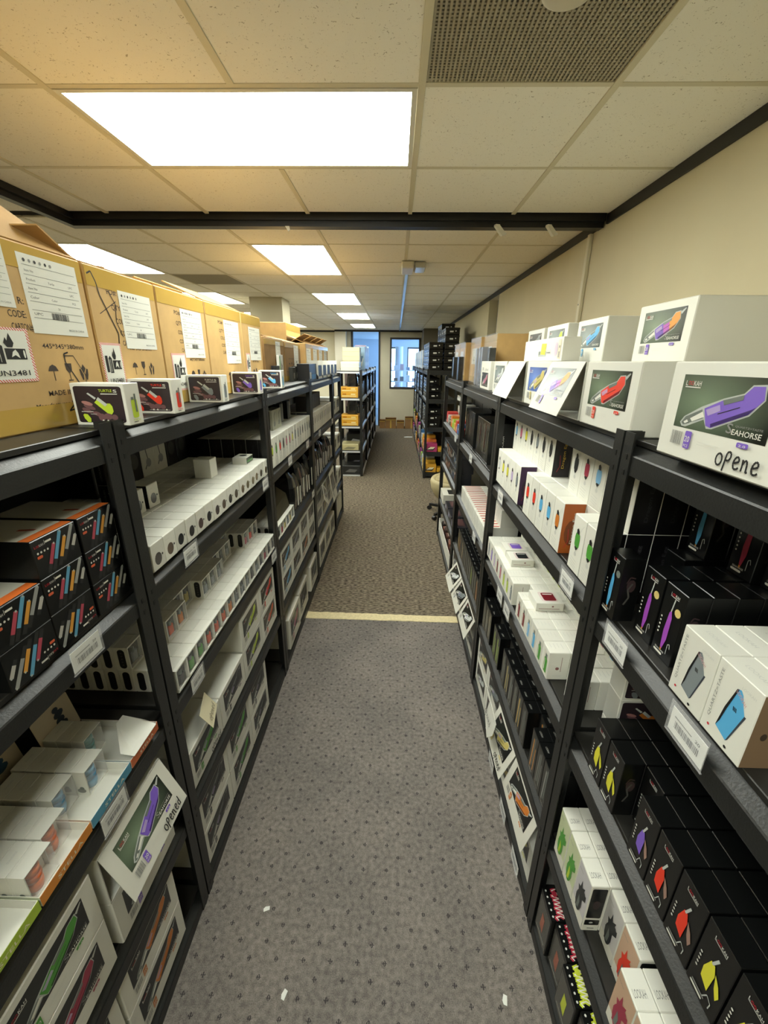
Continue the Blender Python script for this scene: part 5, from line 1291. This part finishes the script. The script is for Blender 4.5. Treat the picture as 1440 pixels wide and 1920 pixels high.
for c in range(17):
    for r in range(0, 6):
        if (c, r) in ((3, 0), (10, 0), (13, 0)): continue
        fr_ = r == 0 or ((c, r - 1) in ((3, 0), (10, 0), (13, 0)))
        put('slim_black_box', GBODY, slim(SC_[c]) if fr_ else [], -1, 1.036 + c * .0645, .529 + r * .0495, ZC, ('slim black box with pale rod print, %s from the post, right second bay' % ORD[c]) if fr_ else 'slim black box in column %s, row %s back, right second bay' % (ORD[c], ORD[r]), group='slim black boxes')
cl2 = ['yellow', 'orange', 'gold', 'gold', 'grey', 'grey', 'white', 'gold']
for c in range(4):
    y0 = 1.025 + c * .277
    sea(-1, y0, .529, ZD, 'lower white carton on the right floor shelf, %s from the post' % ORD[c], cl2[c * 2])
    if c in (0, 1): sea_open(-1, y0, .529, ZD + SH + .001, 'upper white carton with flap hanging open, %s from the post, right floor shelf' % ORD[c], 16 + 6 * c, cl2[c * 2 + 1], 'dark', note='opened' if c == 1 else None)
    else: sea(-1, y0, .529, ZD + SH + .001, 'upper white carton on the right floor shelf, %s from the post' % ORD[c], cl2[c * 2 + 1])
t = empty('handwritten_card', (.455, 1.50, .33), RIGHT); tag(t, 'white card with opened handwriting hanging over the right floor shelf', 'card')
mb = MB(); mb.prism([(-.07, 0, .0), (.03, -.01, -.03), (.075, 0, .03), (.07, .012, .09), (-.06, .012, .10)], (0, .0015, 0), WHITE); part('card', mb, t)
mb = MB(); f = Frame(mb, (-.06, -.011, .02), (1, 0, 0), (0, .12, 1), .12, .08); f.l = 3; f.hand('opened', .06, .3, .4, .86, INK, .0022); part('handwriting', mb, t)
# ------------------------------------------------------------------ right top shelf
sea(-1, .548, .505, ZT, 'white carton with violet device and handwriting, nearest on the right', 'purple', 'green', opened='opene')
sea(-1, .965, .527, ZT, 'white carton with red device on the right top shelf', 'red', 'green')
sea(-1, 1.225, .775, ZT + SH + .001, 'raised white carton with rainbow device', 'purple', 'green', rainbow=True)
for y0 in (.69, 1.0, 1.275, 1.55, 1.825, 2.10, 2.38): 
    put('device_carton', SEABODY, [], -1, y0 + SW / 2, (.875 if y0 > 2.3 else .852), ZT, 'plain white carton behind the front row, %s from camera, right top shelf' % ORD[(.69, 1.0, 1.275, 1.55, 1.825, 2.10, 2.38).index(y0)], group='white device boxes')
sea_open(-1, 1.262, .533, ZT, 'white carton with its rainbow device flap hanging open', 22, 'purple', 'grey', note=None, rainbow=True)
sea(-1, 1.552, .535, ZT, 'white carton with bright blue panel on the right top shelf', 'gold', 'blue')
sea_open(-1, 1.845, .535, ZT, 'white carton with blank white flap hanging open', 24, blank=True)
sea(-1, 2.19, .540, ZT, 'white carton with pale device on grey panel, before the small one', 'white', 'grey')
sea(-1, 2.60, .548, ZT, 'white carton with low dark picture and handwriting above', 'pink', 'dark', vertical=True)
sea(-1, 1.745, .79, ZT + SH + .001, 'raised white carton with light blue device', 'blue', 'grey')
sea(-1, 2.055, .76, ZT + SH + .001, 'raised white carton with pale green device', 'lime', 'grey')
sea(-1, 2.375, .76, ZT + SH + .001, 'raised white carton with dark picture beside the brown carton', 'grey', 'dark')
mb = MB(); w, d, h = .33, .06, .078; mb.cbox(-w / 2, w / 2, 0, d, 0, h, WHITE, .0015); YB = mb.mesh('box_body')
mb = MB(); f = FF(mb, w, d, h); f.pline([(.08, .9), (.16, .74), (.26, .70)], .0016, PRINTS); f.rrect(.24, .52, .2, .45, .03, GLASS); f.rect(.52, .66, .3, .5, PRINTS); f.layer(); f.poly([(.32, .30), (.48, .28), (.50, .78), (.34, .80)], COLS['yellow']); f.ell(.28, .36, .03, .1, GLASS2, 8); f.ell(.82, .5, .05, .3, mat('#c9b9c9', .5), 10); f.rect(.88, .95, .1, .9, mat('#ddd0b4', .5)); f.layer(); f.rect(.90, .93, .15, .4, GREYINK); f.rect(.90, .93, .55, .65, GREYINK); f.rect(.53, .65, .36, .40, GREYINK)
put('device_carton', YB, [('front_print', mb.mesh('front_print'))], -1, 1.695, .558, ZT + SH + .001, 'low white box with yellow device print lying on cartons', group='low white boxes on cartons')
mb = MB(); mb.cbox(-.028, .028, 0, .16, 0, .078, WHITE, .0015); f = FF(mb, .056, .16, .078); f.line(.3, .1, .3, .9, .001, PRINTS); TB = mb.mesh('box_body')
for k in range(2): put('device_carton', TB, [], -1, 1.892 + k * .058, .56, ZT + SH + .001, '%s narrow white box end beside the yellow device box' % ('nearer', 'farther')[k], group='low white boxes on cartons')
CLEARW = mat('#f2f4f4', .08, alpha=.22, coat=1.0)
def wrapped(y0, y1, x, h, d, label, dark=False):
    t = carton(y0, y1, x, ZT, label, (), h=h, d=d, rot=RIGHT, iconpos=None, sheets=((.12, .42, (y1 - y0) * .5, h * .36),), flaps='closed')
    mb = MB(); w = y1 - y0; mb.box(-w / 2 - .002, w / 2 + .002, -.006, -.004, .0, h + .006, CLEARW); part('plastic_wrap', mb, t)
wrapped(2.99, 3.40, .66, .335, .40, 'brown carton with taped plain side on the right top shelf')
wrapped(3.43, 3.86, .64, .335, .40, 'plastic wrapped tan carton, second beyond the white cartons')
wrapped(3.92, 4.24, .60, .315, .40, 'plastic wrapped pale carton, nearer of the last two')
wrapped(4.26, 4.60, .60, .315, .40, 'plastic wrapped pale carton at the end of the right row')
for k, (y, x, h, c, wd) in enumerate(((2.945, .60, .245, '#2a2b2b', .07), (3.10, .585, .255, '#8a8c92', .05), (3.18, .585, .255, '#9a9ca2', .05), (3.30, .585, .25, '#a3a5aa', .05), (4.02, .555, .20, '#1c1c1a', .09), (4.36, .555, .20, '#1c1c1a', .09))):
    mb = MB(); mb.cbox(-wd / 2, wd / 2, 0, .04, 0, h, mat(c, .25, coat=.6), .001); f = FF(mb, wd, .04, h); f.line(.55, .75, .75, .92, .003, WHITE); f.line(.6, .68, .85, .88, .002, PRINTS)
    put('wrapped_box', mb.mesh('box_body'), [], -1, y, x, ZT, '%s slim glossy box standing before the right cartons' % ORD[k], group='slim glossy boxes on the right top shelf')
# ------------------------------------------------------------------ third bay right
BLKW = mat('#1a1b1a', .18, coat=.8)
for k, (y0, y1) in enumerate(((2.47, 2.85), (2.96, 3.34))):
    w = y1 - y0; mb = MB(); mb.cbox(-w / 2, w / 2, 0, .16, 0, .245, BLKW, .003); f = FF(mb, w, .16, .245); rr = random.Random(k)
    for i in range(9): a = .08 + .1 * i; f.line(a, .15 + rr.random() * .2, a + .05, .75 + rr.random() * .2, .004 + .004 * rr.random(), mat(('#8d8a74', '#a9a79a', '#8a5040', '#6f6f68')[i % 4], .25))
    f = FF(mb, w, .16, .245, 'right'); f.text('LOOKAH', .55, .35, .1, WHITE, .35, rot=1.5708)
    put('wrapped_box', mb.mesh('box_body'), [], -1, (y0 + y1) / 2, .55, ZA, '%s large plastic wrapped black box, right third bay' % ('nearer', 'farther')[k], group='large wrapped black boxes')
    put('wrapped_box', mb.mesh('box_body'), [], -1, (y0 + y1) / 2, .72, ZA, 'black wrapped box behind the %s large one, right third bay' % ('nearer', 'farther')[k], group='large wrapped black boxes')
_mb = MB(); _mb.cbox(-.021, .021, 0, .20, 0, .105, WHITE, .001); f = FF(_mb, .042, .2, .105, 'top'); f.rect(.3, .7, .08, .7, mat('#b0584c', .5)); f = FF(_mb, .042, .2, .105); f.line(.2, .1, .2, .9, .0012, GREYINK); f.rect(.45, .7, .3, .7, PRINTS); THIN = _mb.mesh('box_body')
for k in range(20): put('thin_white_box', THIN, [], -1, 2.30 + k * .0435, .527, ZB, '%s thin white box with red striped top, right third bay' % ORD[k], group='thin white boxes')
for k in range(7): put('thin_white_box', THIN, [], -1, 2.30 + k * .0435, .62, ZB + .1055, '%s thin white box of the upper layer, right third bay' % ORD[k], group='thin white boxes')
mb = MB(); mb.cbox(-.15, .15, 0, .3, 0, .26, mat('#0d0f16', .3), .002); f = FF(mb, .3, .3, .26, 'right'); f.poly([(.02, .25), (.5, .02), (.98, .02), (.98, .30), (.5, .5), (.02, .75)], mat('#1b3a9a', .4)); f.layer()
for i in range(5): f.ell(.2 + .13 * i, .55, .03, .025, WHITE, 8); f.ell(.2 + .13 * i, .2, .03, .025, WHITE, 8)
f.rect(.25, .62, .43, .47, WHITE); put('display_box', mb.mesh('box_body'), [], -1, 3.345 - .09 + .0, .84, ZB, 'blue and black display box behind the thin white boxes', group='display boxes, right')
for c in range(14):
    for r in range(4): put('slim_black_box', GBODY, slim(SC_[(c * 3) % 17]) if r == 0 else [], -1, 2.26 + c * .0655, .529 + r * .0495, ZC, ('slim black box with rod print, %s from the post, right third bay' % ORD[c]) if r == 0 else 'slim black box in column %s, row %s back, right third bay' % (ORD[c], ORD[r]), group='slim black boxes')
for c in range(4):
    y0 = 2.25 + c * .277
    sea(-1, y0, .529, ZD, 'lower white carton on the floor shelf, %s in the right third bay' % ORD[c], 'grey')
    if c in (0, 1, 2): sea_open(-1, y0, .529, ZD + SH + .001, 'upper white carton with open flap, %s in the right third bay' % ORD[c], 24 + 5 * c, ('white', 'grey', 'white')[c], 'dark', twist=.0)
    else: sea(-1, y0, .529, ZD + SH + .001, 'upper white carton, %s in the right third bay' % ORD[c], 'grey')
# ------------------------------------------------------------------ fourth bay right: mixed packs
rr = random.Random(21)
def pack(w, h, d, base, accents, name='blister_pack'):
    mb = MB(); mb.cbox(-w / 2, w / 2, 0, d, 0, h, mat(base, .3), .001); f = FF(mb, w, d, h)
    for i, a in enumerate(accents):
        f.ell(.25 + .5 * rr.random(), .2 + .6 * rr.random(), .12 + .2 * rr.random(), .08 + .12 * rr.random(), mat(a, .35), 9, rr.random()); f.layer()
    return mb.mesh('pack_body')
colsA = ['#c93a3a', '#3f6fb0', '#d0452f', '#d9b34a', '#9ac23a', '#d9772f', '#3a3a3a', '#b0b0a8']
for k in range(9):
    c = colsA[k % 8]; put('blister_pack', pack(.10, .06 + .02 * (k % 3), .10, c, ('#e8e0c8',)), [], -1, 3.48 + k * .112, .532, ZA, '%s small bright pack along the second shelf, right fourth bay' % ORD[k], 'pack', 'bright packs, fourth right bay')
    put('blister_pack', pack(.10, .16 + .04 * (k % 2), .10, ('#2a2a26', '#3b3a30', '#c9c8be')[k % 3], ('#8c8a70', '#b0ae9c', '#5f5e4c')), [], -1, 3.48 + k * .112, .64, ZA, '%s taller pack behind the bright packs, right fourth bay' % ORD[k], 'pack', 'taller packs, fourth right bay')
mb = MB(); mb.cbox(-.10, .10, 0, .12, 0, .05, WHITE, .002); mb.prism([(-.1, .118, .05), (.1, .118, .05), (.1, .15, .13), (-.1, .15, .13)], (0, .002, 0), WHITE); f = FF(mb, .2, .12, .05, 'top'); f.rect(.06, .94, .06, .9, mat('#5c8794', .3)); put('open_display_box', mb.mesh('box_body'), [], -1, 4.47, .65, ZA + .16 + .0405, 'open white display box with blue tray, right fourth bay', group='display boxes, right')
for k in range(20):
    c = ('#d9783a', '#5b87b8', '#2c2c2e', '#b9683a')[(k // 3) % 4]
    for l in range(2): put('blister_pack', pack(.05, .12, .12, '#222226', (c, c, '#d8d6cc')), [], -1, 3.46 + k * .0575, .53 + .012 * (l), ZB + l * .1205, '%s narrow bright pack of the %s row, third shelf of the right fourth bay' % (ORD[k], ('lower', 'upper')[l]), 'pack', 'narrow packs, fourth right bay')
mb = MB(); mb.cbox(-.14, .14, 0, .2, 0, .10, WHITE2, .002); f = FF(mb, .28, .2, .1, 'top'); f.rect(.3, .9, .3, .9, INK); put('open_display_box', mb.mesh('box_body'), [], -1, 4.43, .53, ZC, 'white open display box on the fourth shelf, right fourth bay', group='display boxes, right')
for k in range(3): 
    mb = MB(); mb.cbox(-.12, .12, 0, .2, 0, .07, mat('#23222a', .3), .003); f = FF(mb, .24, .2, .07); f.rect(.1, .5, .2, .8, mat('#8f8fa8', .4)); f = FF(mb, .24, .2, .07, 'top'); f.rect(.1, .8, .2, .5, mat('#5a3a3a', .4)); put('open_display_box', mb.mesh('box_body'), [], -1, 3.55 + k * .26, .54, ZC, '%s low dark display box, fourth shelf of the right fourth bay' % ORD[k], group='display boxes, right')
mb = MB(); mb.box(-.5, .5, 0, .004, 0, .14, WHITE); mb.box(-.5, .5, .25, .254, 0, .10, WHITE); mb.box(-.5, -.496, .004, .25, 0, .14, WHITE); mb.box(.496, .5, .004, .25, 0, .14, WHITE); mb.box(-.496, .496, .004, .25, 0, .003, WHITE); put('open_tray', mb.mesh('tray_body'), [], -1, 4.06, .53, ZD, 'long white open tray on the floor shelf, right fourth bay', 'tray')
for k in range(8):
    mb = MB(); mb.cbox(-.055, .055, 0, .2, 0, .10 + .02 * (k % 3), mat(('#5a3a30', '#3c2a26', '#8a5a4a', '#2a2524')[k % 4], .4), .004); f = FF(mb, .11, .2, .10 + .02 * (k % 3), 'top'); f.rect(.1, .8, .1, .5, mat('#b09a8a', .5)); put('brown_pack', mb.mesh('pack_body'), [], -1, 3.63 + k * .118, .56, ZD + .0035, '%s brown pack standing in the long white tray' % ORD[k], 'pack', 'brown packs in the tray')
for k in range(3):  # boxes added to block the bright wall seen past the open rack end
    mb = MB(); mb.cbox(-.185, .185, 0, .30, 0, .325, mat('#131314', .4), .003); f = FF(mb, .37, .3, .325); f.rect(.2, .5, .3, .5, mat('#3a3a38', .5))
    put('dark_carton', mb.mesh('box_body'), [], -1, 3.62 + k * .385, .765, ZA, '%s large dark box added to block the bright wall, right fourth bay' % ORD[k], group='added dark blocking boxes')
# right price tags
for (y, z, lab) in ((.812, 1.288, 'price tag under the black boxes beside the right post'), (.562, 1.288, 'large price tag under the white quartz boxes'), (1.10, 1.283, 'price tag under the green egg boxes'), (1.93, 1.283, 'price tag under the far egg boxes, second right bay'), (1.62, .852, 'price tag under the vial boxes, nearer of the pair'), (1.75, .852, 'price tag under the vial boxes, farther of the pair'), (2.78, 1.283, 'price tag under the wrapped black boxes'), (3.55, 1.283, 'price tag under the bright packs'), (2.45, .852, 'price tag under the thin white boxes'), (1.56, .018, 'price tag low on the floor shelf, middle of second right bay'), (1.12, .018, 'price tag low on the floor shelf by the right post'), (1.32, .018, 'price tag low on the floor shelf between the others')):
    pricetag((FR - .0045, y, z), RIGHT, lab)
# ================================================================== CHAIR
t = empty('office_chair', (.80, 5.28, 0)); tag(t, 'beige shell office chair with black star base', 'chair')
BEI = mat('#b8aa80', .6, noise=.05, scale=30)
mb = MB(); n = 20; prof = [(.06, .17), (.17, .19), (.26, .26), (.315, .36), (.33, .46), (.31, .50), (.27, .485), (.2, .44), (.08, .425)]
mb.lathe(prof, BEI, (0, 0, 0), n); part('seat_shell', mb, t)
mb = MB(); mb.lathe([(.05, .40), (.20, .43), (.265, .475), (.25, .50), (.1, .505)], mat('#a89a72', .8), (0, 0, 0), n); part('cushion', mb, t)
mb = MB(); v = []
for i in range(9):
    an = math.radians(-60 + i * 15)
    for zz, rr_ in ((.48, .30), (.62, .32), (.80, .33)): v.append((rr_ * math.cos(an), rr_ * math.sin(an), zz + (.05 * math.cos(an * 1.4) if zz > .7 else 0)))
fs = [(i * 3 + j, i * 3 + 3 + j, i * 3 + 4 + j, i * 3 + 1 + j) for i in range(8) for j in range(2)]
v2 = [(x * 1.1, y * 1.1, z) for x, y, z in v]; k = len(v)
mb.raw(v + v2, fs + [tuple(q + k for q in f_[::-1]) for f_ in fs] + [(i * 3 + 2, i * 3 + 5, k + i * 3 + 5, k + i * 3 + 2) for i in range(8)] + [(0, 1, k + 1, k), (1, 2, k + 2, k + 1), (24, 25, k + 25, k + 24), (25, 26, k + 26, k + 25)], BEI, True); part('backrest', mb, t)
mb = MB(); mb.cyl((0, 0, .09), (0, 0, .18), .025, INK, 12); part('gas_column', mb, t)
for i in range(5):
    an = math.radians(220 + i * 72); c, s = math.cos(an), math.sin(an); mb = MB()
    mb.prism([(c * .02 - s * .025, s * .02 + c * .025, .075), (c * .02 + s * .025, s * .02 - c * .025, .075), (c * .36 + s * .014, s * .36 - c * .014, .06), (c * .36 - s * .014, s * .36 + c * .014, .06)], (0, 0, .03), INK); lg = part('leg', mb, t)
    mb = MB(); mb.cyl((c * .36 - s * .02, s * .36 + c * .02, .029), (c * .36 + s * .02, s * .36 - c * .02, .029), .029, mat('#1a1a1a', .3), 12); part('caster', mb, lg)
# ================================================================== DISTANT RACKS
FLZ = [.04, .457, .874, 1.333, 1.755]
YEL = mat('#d9a12c', .4)
def plainbox(w, d, h, c, accents=(), rough=.35):
    mb = MB(); mb.cbox(-w / 2, w / 2, 0, d, 0, h, mat(c, rough), .003)
    for fc in ('front', 'left', 'right'):
        f = FF(mb, w, d, h, fc)
        for i, a in enumerate(accents): f.poly([(.12 + .1 * i, .2 + .1 * i), (.7, .15 + .2 * i), (.85, .5 + .1 * i), (.4 + .1 * i, .6)], mat(a, .4)) ; f.layer()
    return mb.mesh('box_body')
def yellowbox():
    mb = MB(); mb.cbox(-.17, .17, 0, .30, 0, .085, YEL, .003); f = FF(mb, .34, .3, .085, 'left'); f.rect(.1, .9, .25, .4, mat('#e8d9a0', .4)); f.rect(.15, .35, .55, .8, mat('#b0701c', .4)); f.rect(.6, .85, .55, .75, mat('#e8d9a0', .4)); return mb.mesh('box_body')
YBX = yellowbox()
cnt = 0
for (z, n) in ((1.333, 2), (.874, 2)):
    for k in range(n): put('yellow_box', YBX, [], 1, 7.345, -.62, z + k * .0855, '%s yellow box at the end of the distant left rack, %s shelf' % (('lower', 'upper')[k], 'second' if z > 1 else 'third'), group='yellow boxes')
put('cream_box', plainbox(.34, .3, .10, '#c3b98a', ('#8a8468',)), [], 1, 7.345, -.62, .457, 'cream vented box at the end of the distant left rack', group='boxes at the rack end')
put('clear_bin', plainbox(.34, .3, .14, '#2b2c2c', ('#6a6a68',)), [], 1, 7.345, -.60, .04, 'dark bin on the floor shelf of the distant left rack', 'bin')
DB = [plainbox(.22, .28, .26, '#151516', ('#3a3a44', '#8f93a8')), plainbox(.22, .28, .22, '#1b1c1e', ('#b9bdc4',)), plainbox(.2, .28, .28, '#101112', ('#4a4a50', '#c9c9cc')), plainbox(.22, .28, .2, '#33363a', ('#7f93b8',)), plainbox(.2, .28, .24, '#2a2522', ('#c9b9a0',))]
bagm, lblm = BAGS[0]
put('black_pouch', BAGS[1][0], [('paper_label', BAGS[1][1])], 1, 7.28, -.64, 1.333 + .171, 'black pouch lying above the yellow boxes, upper', 'pouch', 'dark goods on the distant left rack')
put('black_pouch', BAGS[0][0], [('paper_label', BAGS[0][1])], 1, 7.42, -.66, .874 + .171, 'black pouch above the lower yellow boxes', 'pouch', 'dark goods on the distant left rack')
for li, z in enumerate(FLZ[:4]):
    for u in range(4):
        for c in range(4 if u else 3):
            y = 7.15 + u * 1.225 + (.16 + .28 * c if u else .52 + .28 * c)
            put('stock_box', DB[(c + 2 * u + li) % 5], [], 1, y, -.585, z, 'dark stock box, %s on the %s shelf, %s distant left unit' % (ORD[c], ('floor', 'fourth', 'third', 'second')[li], ORD[u]), group='dark goods on the distant left rack')
for k in range(3): put('white_slab', plainbox(.34, .3, .045, '#d6d3c4'), [], 1, 7.36, -.60, 1.755 + k * .0455, '%s flat white box on top of the distant left rack' % ('lowest', 'middle', 'topmost')[k], group='flat white boxes')
for k in range(5): put('cream_box', plainbox(.30, .3, .075, '#d2c6a2'), [], 1, 7.95, -.64, 1.755 + k * .0755, '%s box up in the cream stack on the distant left rack' % ORD[k], group='cream stack')
for k in range(6): put('bottle_pack', plainbox(.16, .2, .40 + .03 * (k % 2), ('#9fc0e0', '#c9a9b4', '#b0cbe4')[k % 3], ('#e0e8f0', '#5f87b8')), [], 1, 8.35 + k * .2, -.58, 1.755, '%s tall pale blue pack on top of the distant left rack' % ORD[k], 'pack', group='tall pale packs')
# distant right rack
RZ = [.10, .457, .874, 1.333, 1.78]
def capbox():
    mb = MB(); w, d, h = .30, .22, .105; mb.cbox(-w / 2, w / 2, 0, d, 0, h, mat('#080809', .25), .005)
    for fc, a in (('front', .2), ('right', .2)):
        f = FF(mb, w, d, h, fc); f.rect(.30, .55, .35, .55, PRINTS); f.rect(.68, .76, .45, .6, PRINTS)
    mb.cbox(-w / 2 - .003, w / 2 + .003, -.003, d + .003, h - .03, h - .004, mat('#0d0d0e', .2), .003)
    return mb.mesh('box_body')
CB = capbox(); CW_ = .312
idx = 0
for (x, ys, z0, nl) in ((.515, (7.27, 7.60), 1.78, 4), (.76, (7.27, 7.60), 1.78, 6), (.515, (7.93, 8.27), 1.78, 4), (.76, (7.93, 8.27), 1.78, 7)):
    for yi, y in enumerate(ys):
        for k in range(nl):
            idx += 1
            put('lidded_black_box', CB, [], -1, y, x, z0 + k * .1055, 'black lidded box, layer %s of stack %s atop the distant right rack' % (ORD[k], ORD[(idx - k - 1) // 6 if False else [0, 1, 2, 3, 4, 5, 6, 7][yi + 2 * int(x > .6) + 4 * int(y > 7.8)]]), group='black lidded boxes')
for li, z in ((3, 1.333), (2, .874)):
    for u in range(4):
        for c in range(3):
            for k in range(3):
                if u == 0 and li == 3 and c == 0 and k == 2: continue
                put('lidded_black_box', CB, [], -1, 7.28 + u * 1.225 + c * .335, .515 if u or c else .52, z + k * .1055, '%s black lidded box, column %s, %s distant right unit, %s shelf' % (('lower', 'middle', 'upper')[k], ORD[c], ORD[u], 'second' if li == 3 else 'third'), group='black lidded boxes on shelves')
CO = ['#d9a030', '#3a6a9a', '#b03a6a', '#d9b040', '#8fb84a', '#d97a3a', '#c9ced0', '#b04a9a']
for li, z in ((1, .457), (0, .10)):
    for u in range(4):
        for c in range(6):
            if c * .19 + .12 > 1.15: continue
            put('bright_pack', plainbox(.16, .22, .14 + .04 * ((c + u) % 3), CO[(c * 3 + u + li * 2) % 8], ('#2a2a2a', '#f0e6c8')), [], -1, 7.22 + u * 1.225 + c * .19, .505, z, '%s bright pack on the %s shelf, %s distant right unit' % (ORD[c], ('floor', 'fourth')[li], ORD[u]), 'pack', 'bright packs on the distant right rack')
    put('yellow_tray', plainbox(.16, .25, .075, '#d9a62c', ('#3a3020',)), [], -1, 7.23, .74, z, 'yellow tray at the end of the distant right rack, %s shelf' % ('floor', 'fourth')[li], 'tray', 'yellow trays')
for u in range(1, 4):
    for c in range(5): put('hanging_pack', plainbox(.14, .06, .34, ('#c3cdd6', '#8fb0d0', '#d8dde0')[(c + u) % 3], ('#5f7fa0',)), [], -1, 7.26 + u * 1.225 + c * .22, .505, 1.78, '%s pale hanging pack on top of the %s distant right unit' % (ORD[c], ORD[u]), 'pack', 'pale packs on the distant right rack') if not (u == 1 and c == 0) and u > 0 and not (7.26 + u * 1.225 + c * .22 < 8.5) else None
# cartons by the back wall
for k, (x0, x1, h, lab) in enumerate(((-.47, -.30, .24, 'small open brown carton by the doorway'), (-.29, .03, .29, 'brown carton with taped seam by the back wall'), (.05, .27, .22, 'plain small brown carton by the back wall'), (.30, .68, .33, 'largest brown carton under the interior window'))):
    w = x1 - x0; t = empty('carton', ((x0 + x1) / 2, 12.78, 0)); tag(t, lab, 'carton', 'brown cartons by the back wall')
    mb = MB(); mb.cbox(-w / 2, w / 2, 0, .3, 0, h, mat('#8f6a3e', .8, noise=.08, scale=12), .004); part('body', mb, t)
    mb = MB(); mb.box(-w / 2 + .004, w / 2 - .004, -.001, 0, h - .05, h - .02, TAPE); mb.box(-.02, .02, -.0012, -.0002, .01, h - .055, TAPE) if k in (1, 3) else None; part('tape', mb, t)
    mb = MB(); mb.prism([(-w / 2, .0, h), (w / 2, .0, h), (w / 2, -.05, h + .03), (-w / 2, -.05, h + .03)], (0, .004, .002), mat('#a97f4c', .8)) ; part('flap', mb, t)
# office shelving behind the interior window
t = empty('office_shelf', (.35, 15.4, 0)); tag(t, 'white office shelf seen through the interior window', 'shelf')
for z in (.9, 1.25, 1.62):
    mb = MB(); mb.box(-.9, .75, 0, .35, z - .03, z, mat('#d8dde2', .5)); part('shelf_board', mb, t)
for x in (-.9, .72): 
    mb = MB(); mb.box(x, x + .03, 0, .35, 0, 1.62, mat('#c9d0d8', .5)); part('side_panel', mb, t)
for li, z in enumerate((.9, 1.25, 1.62)):
    for c in range(7): put('office_item', plainbox(.13, .13, .10 + .05 * ((c * 7 + li) % 3), ('#3a4a66', '#c9a9b4', '#2b3648', '#d9dde4', '#7f93b0')[(c * 3 + li) % 5]), [], -1, 15.6, -.44 + c * .215, z, 'small item %s on the %s office shelf board behind the window' % (ORD[c], ('lower', 'middle', 'upper')[li]), 'item', 'items on the office shelf').__setattr__('rotation_euler', (0, 0, 0))
mb = MB(); mb.cyl((.10, 16.2, 0), (.10, 16.2, 2.4), .14, mat('#dfe6ee', .5), 16); tag(link('white_pillar', mb.mesh('white_pillar')), 'round white pillar in the back office', 'pillar')
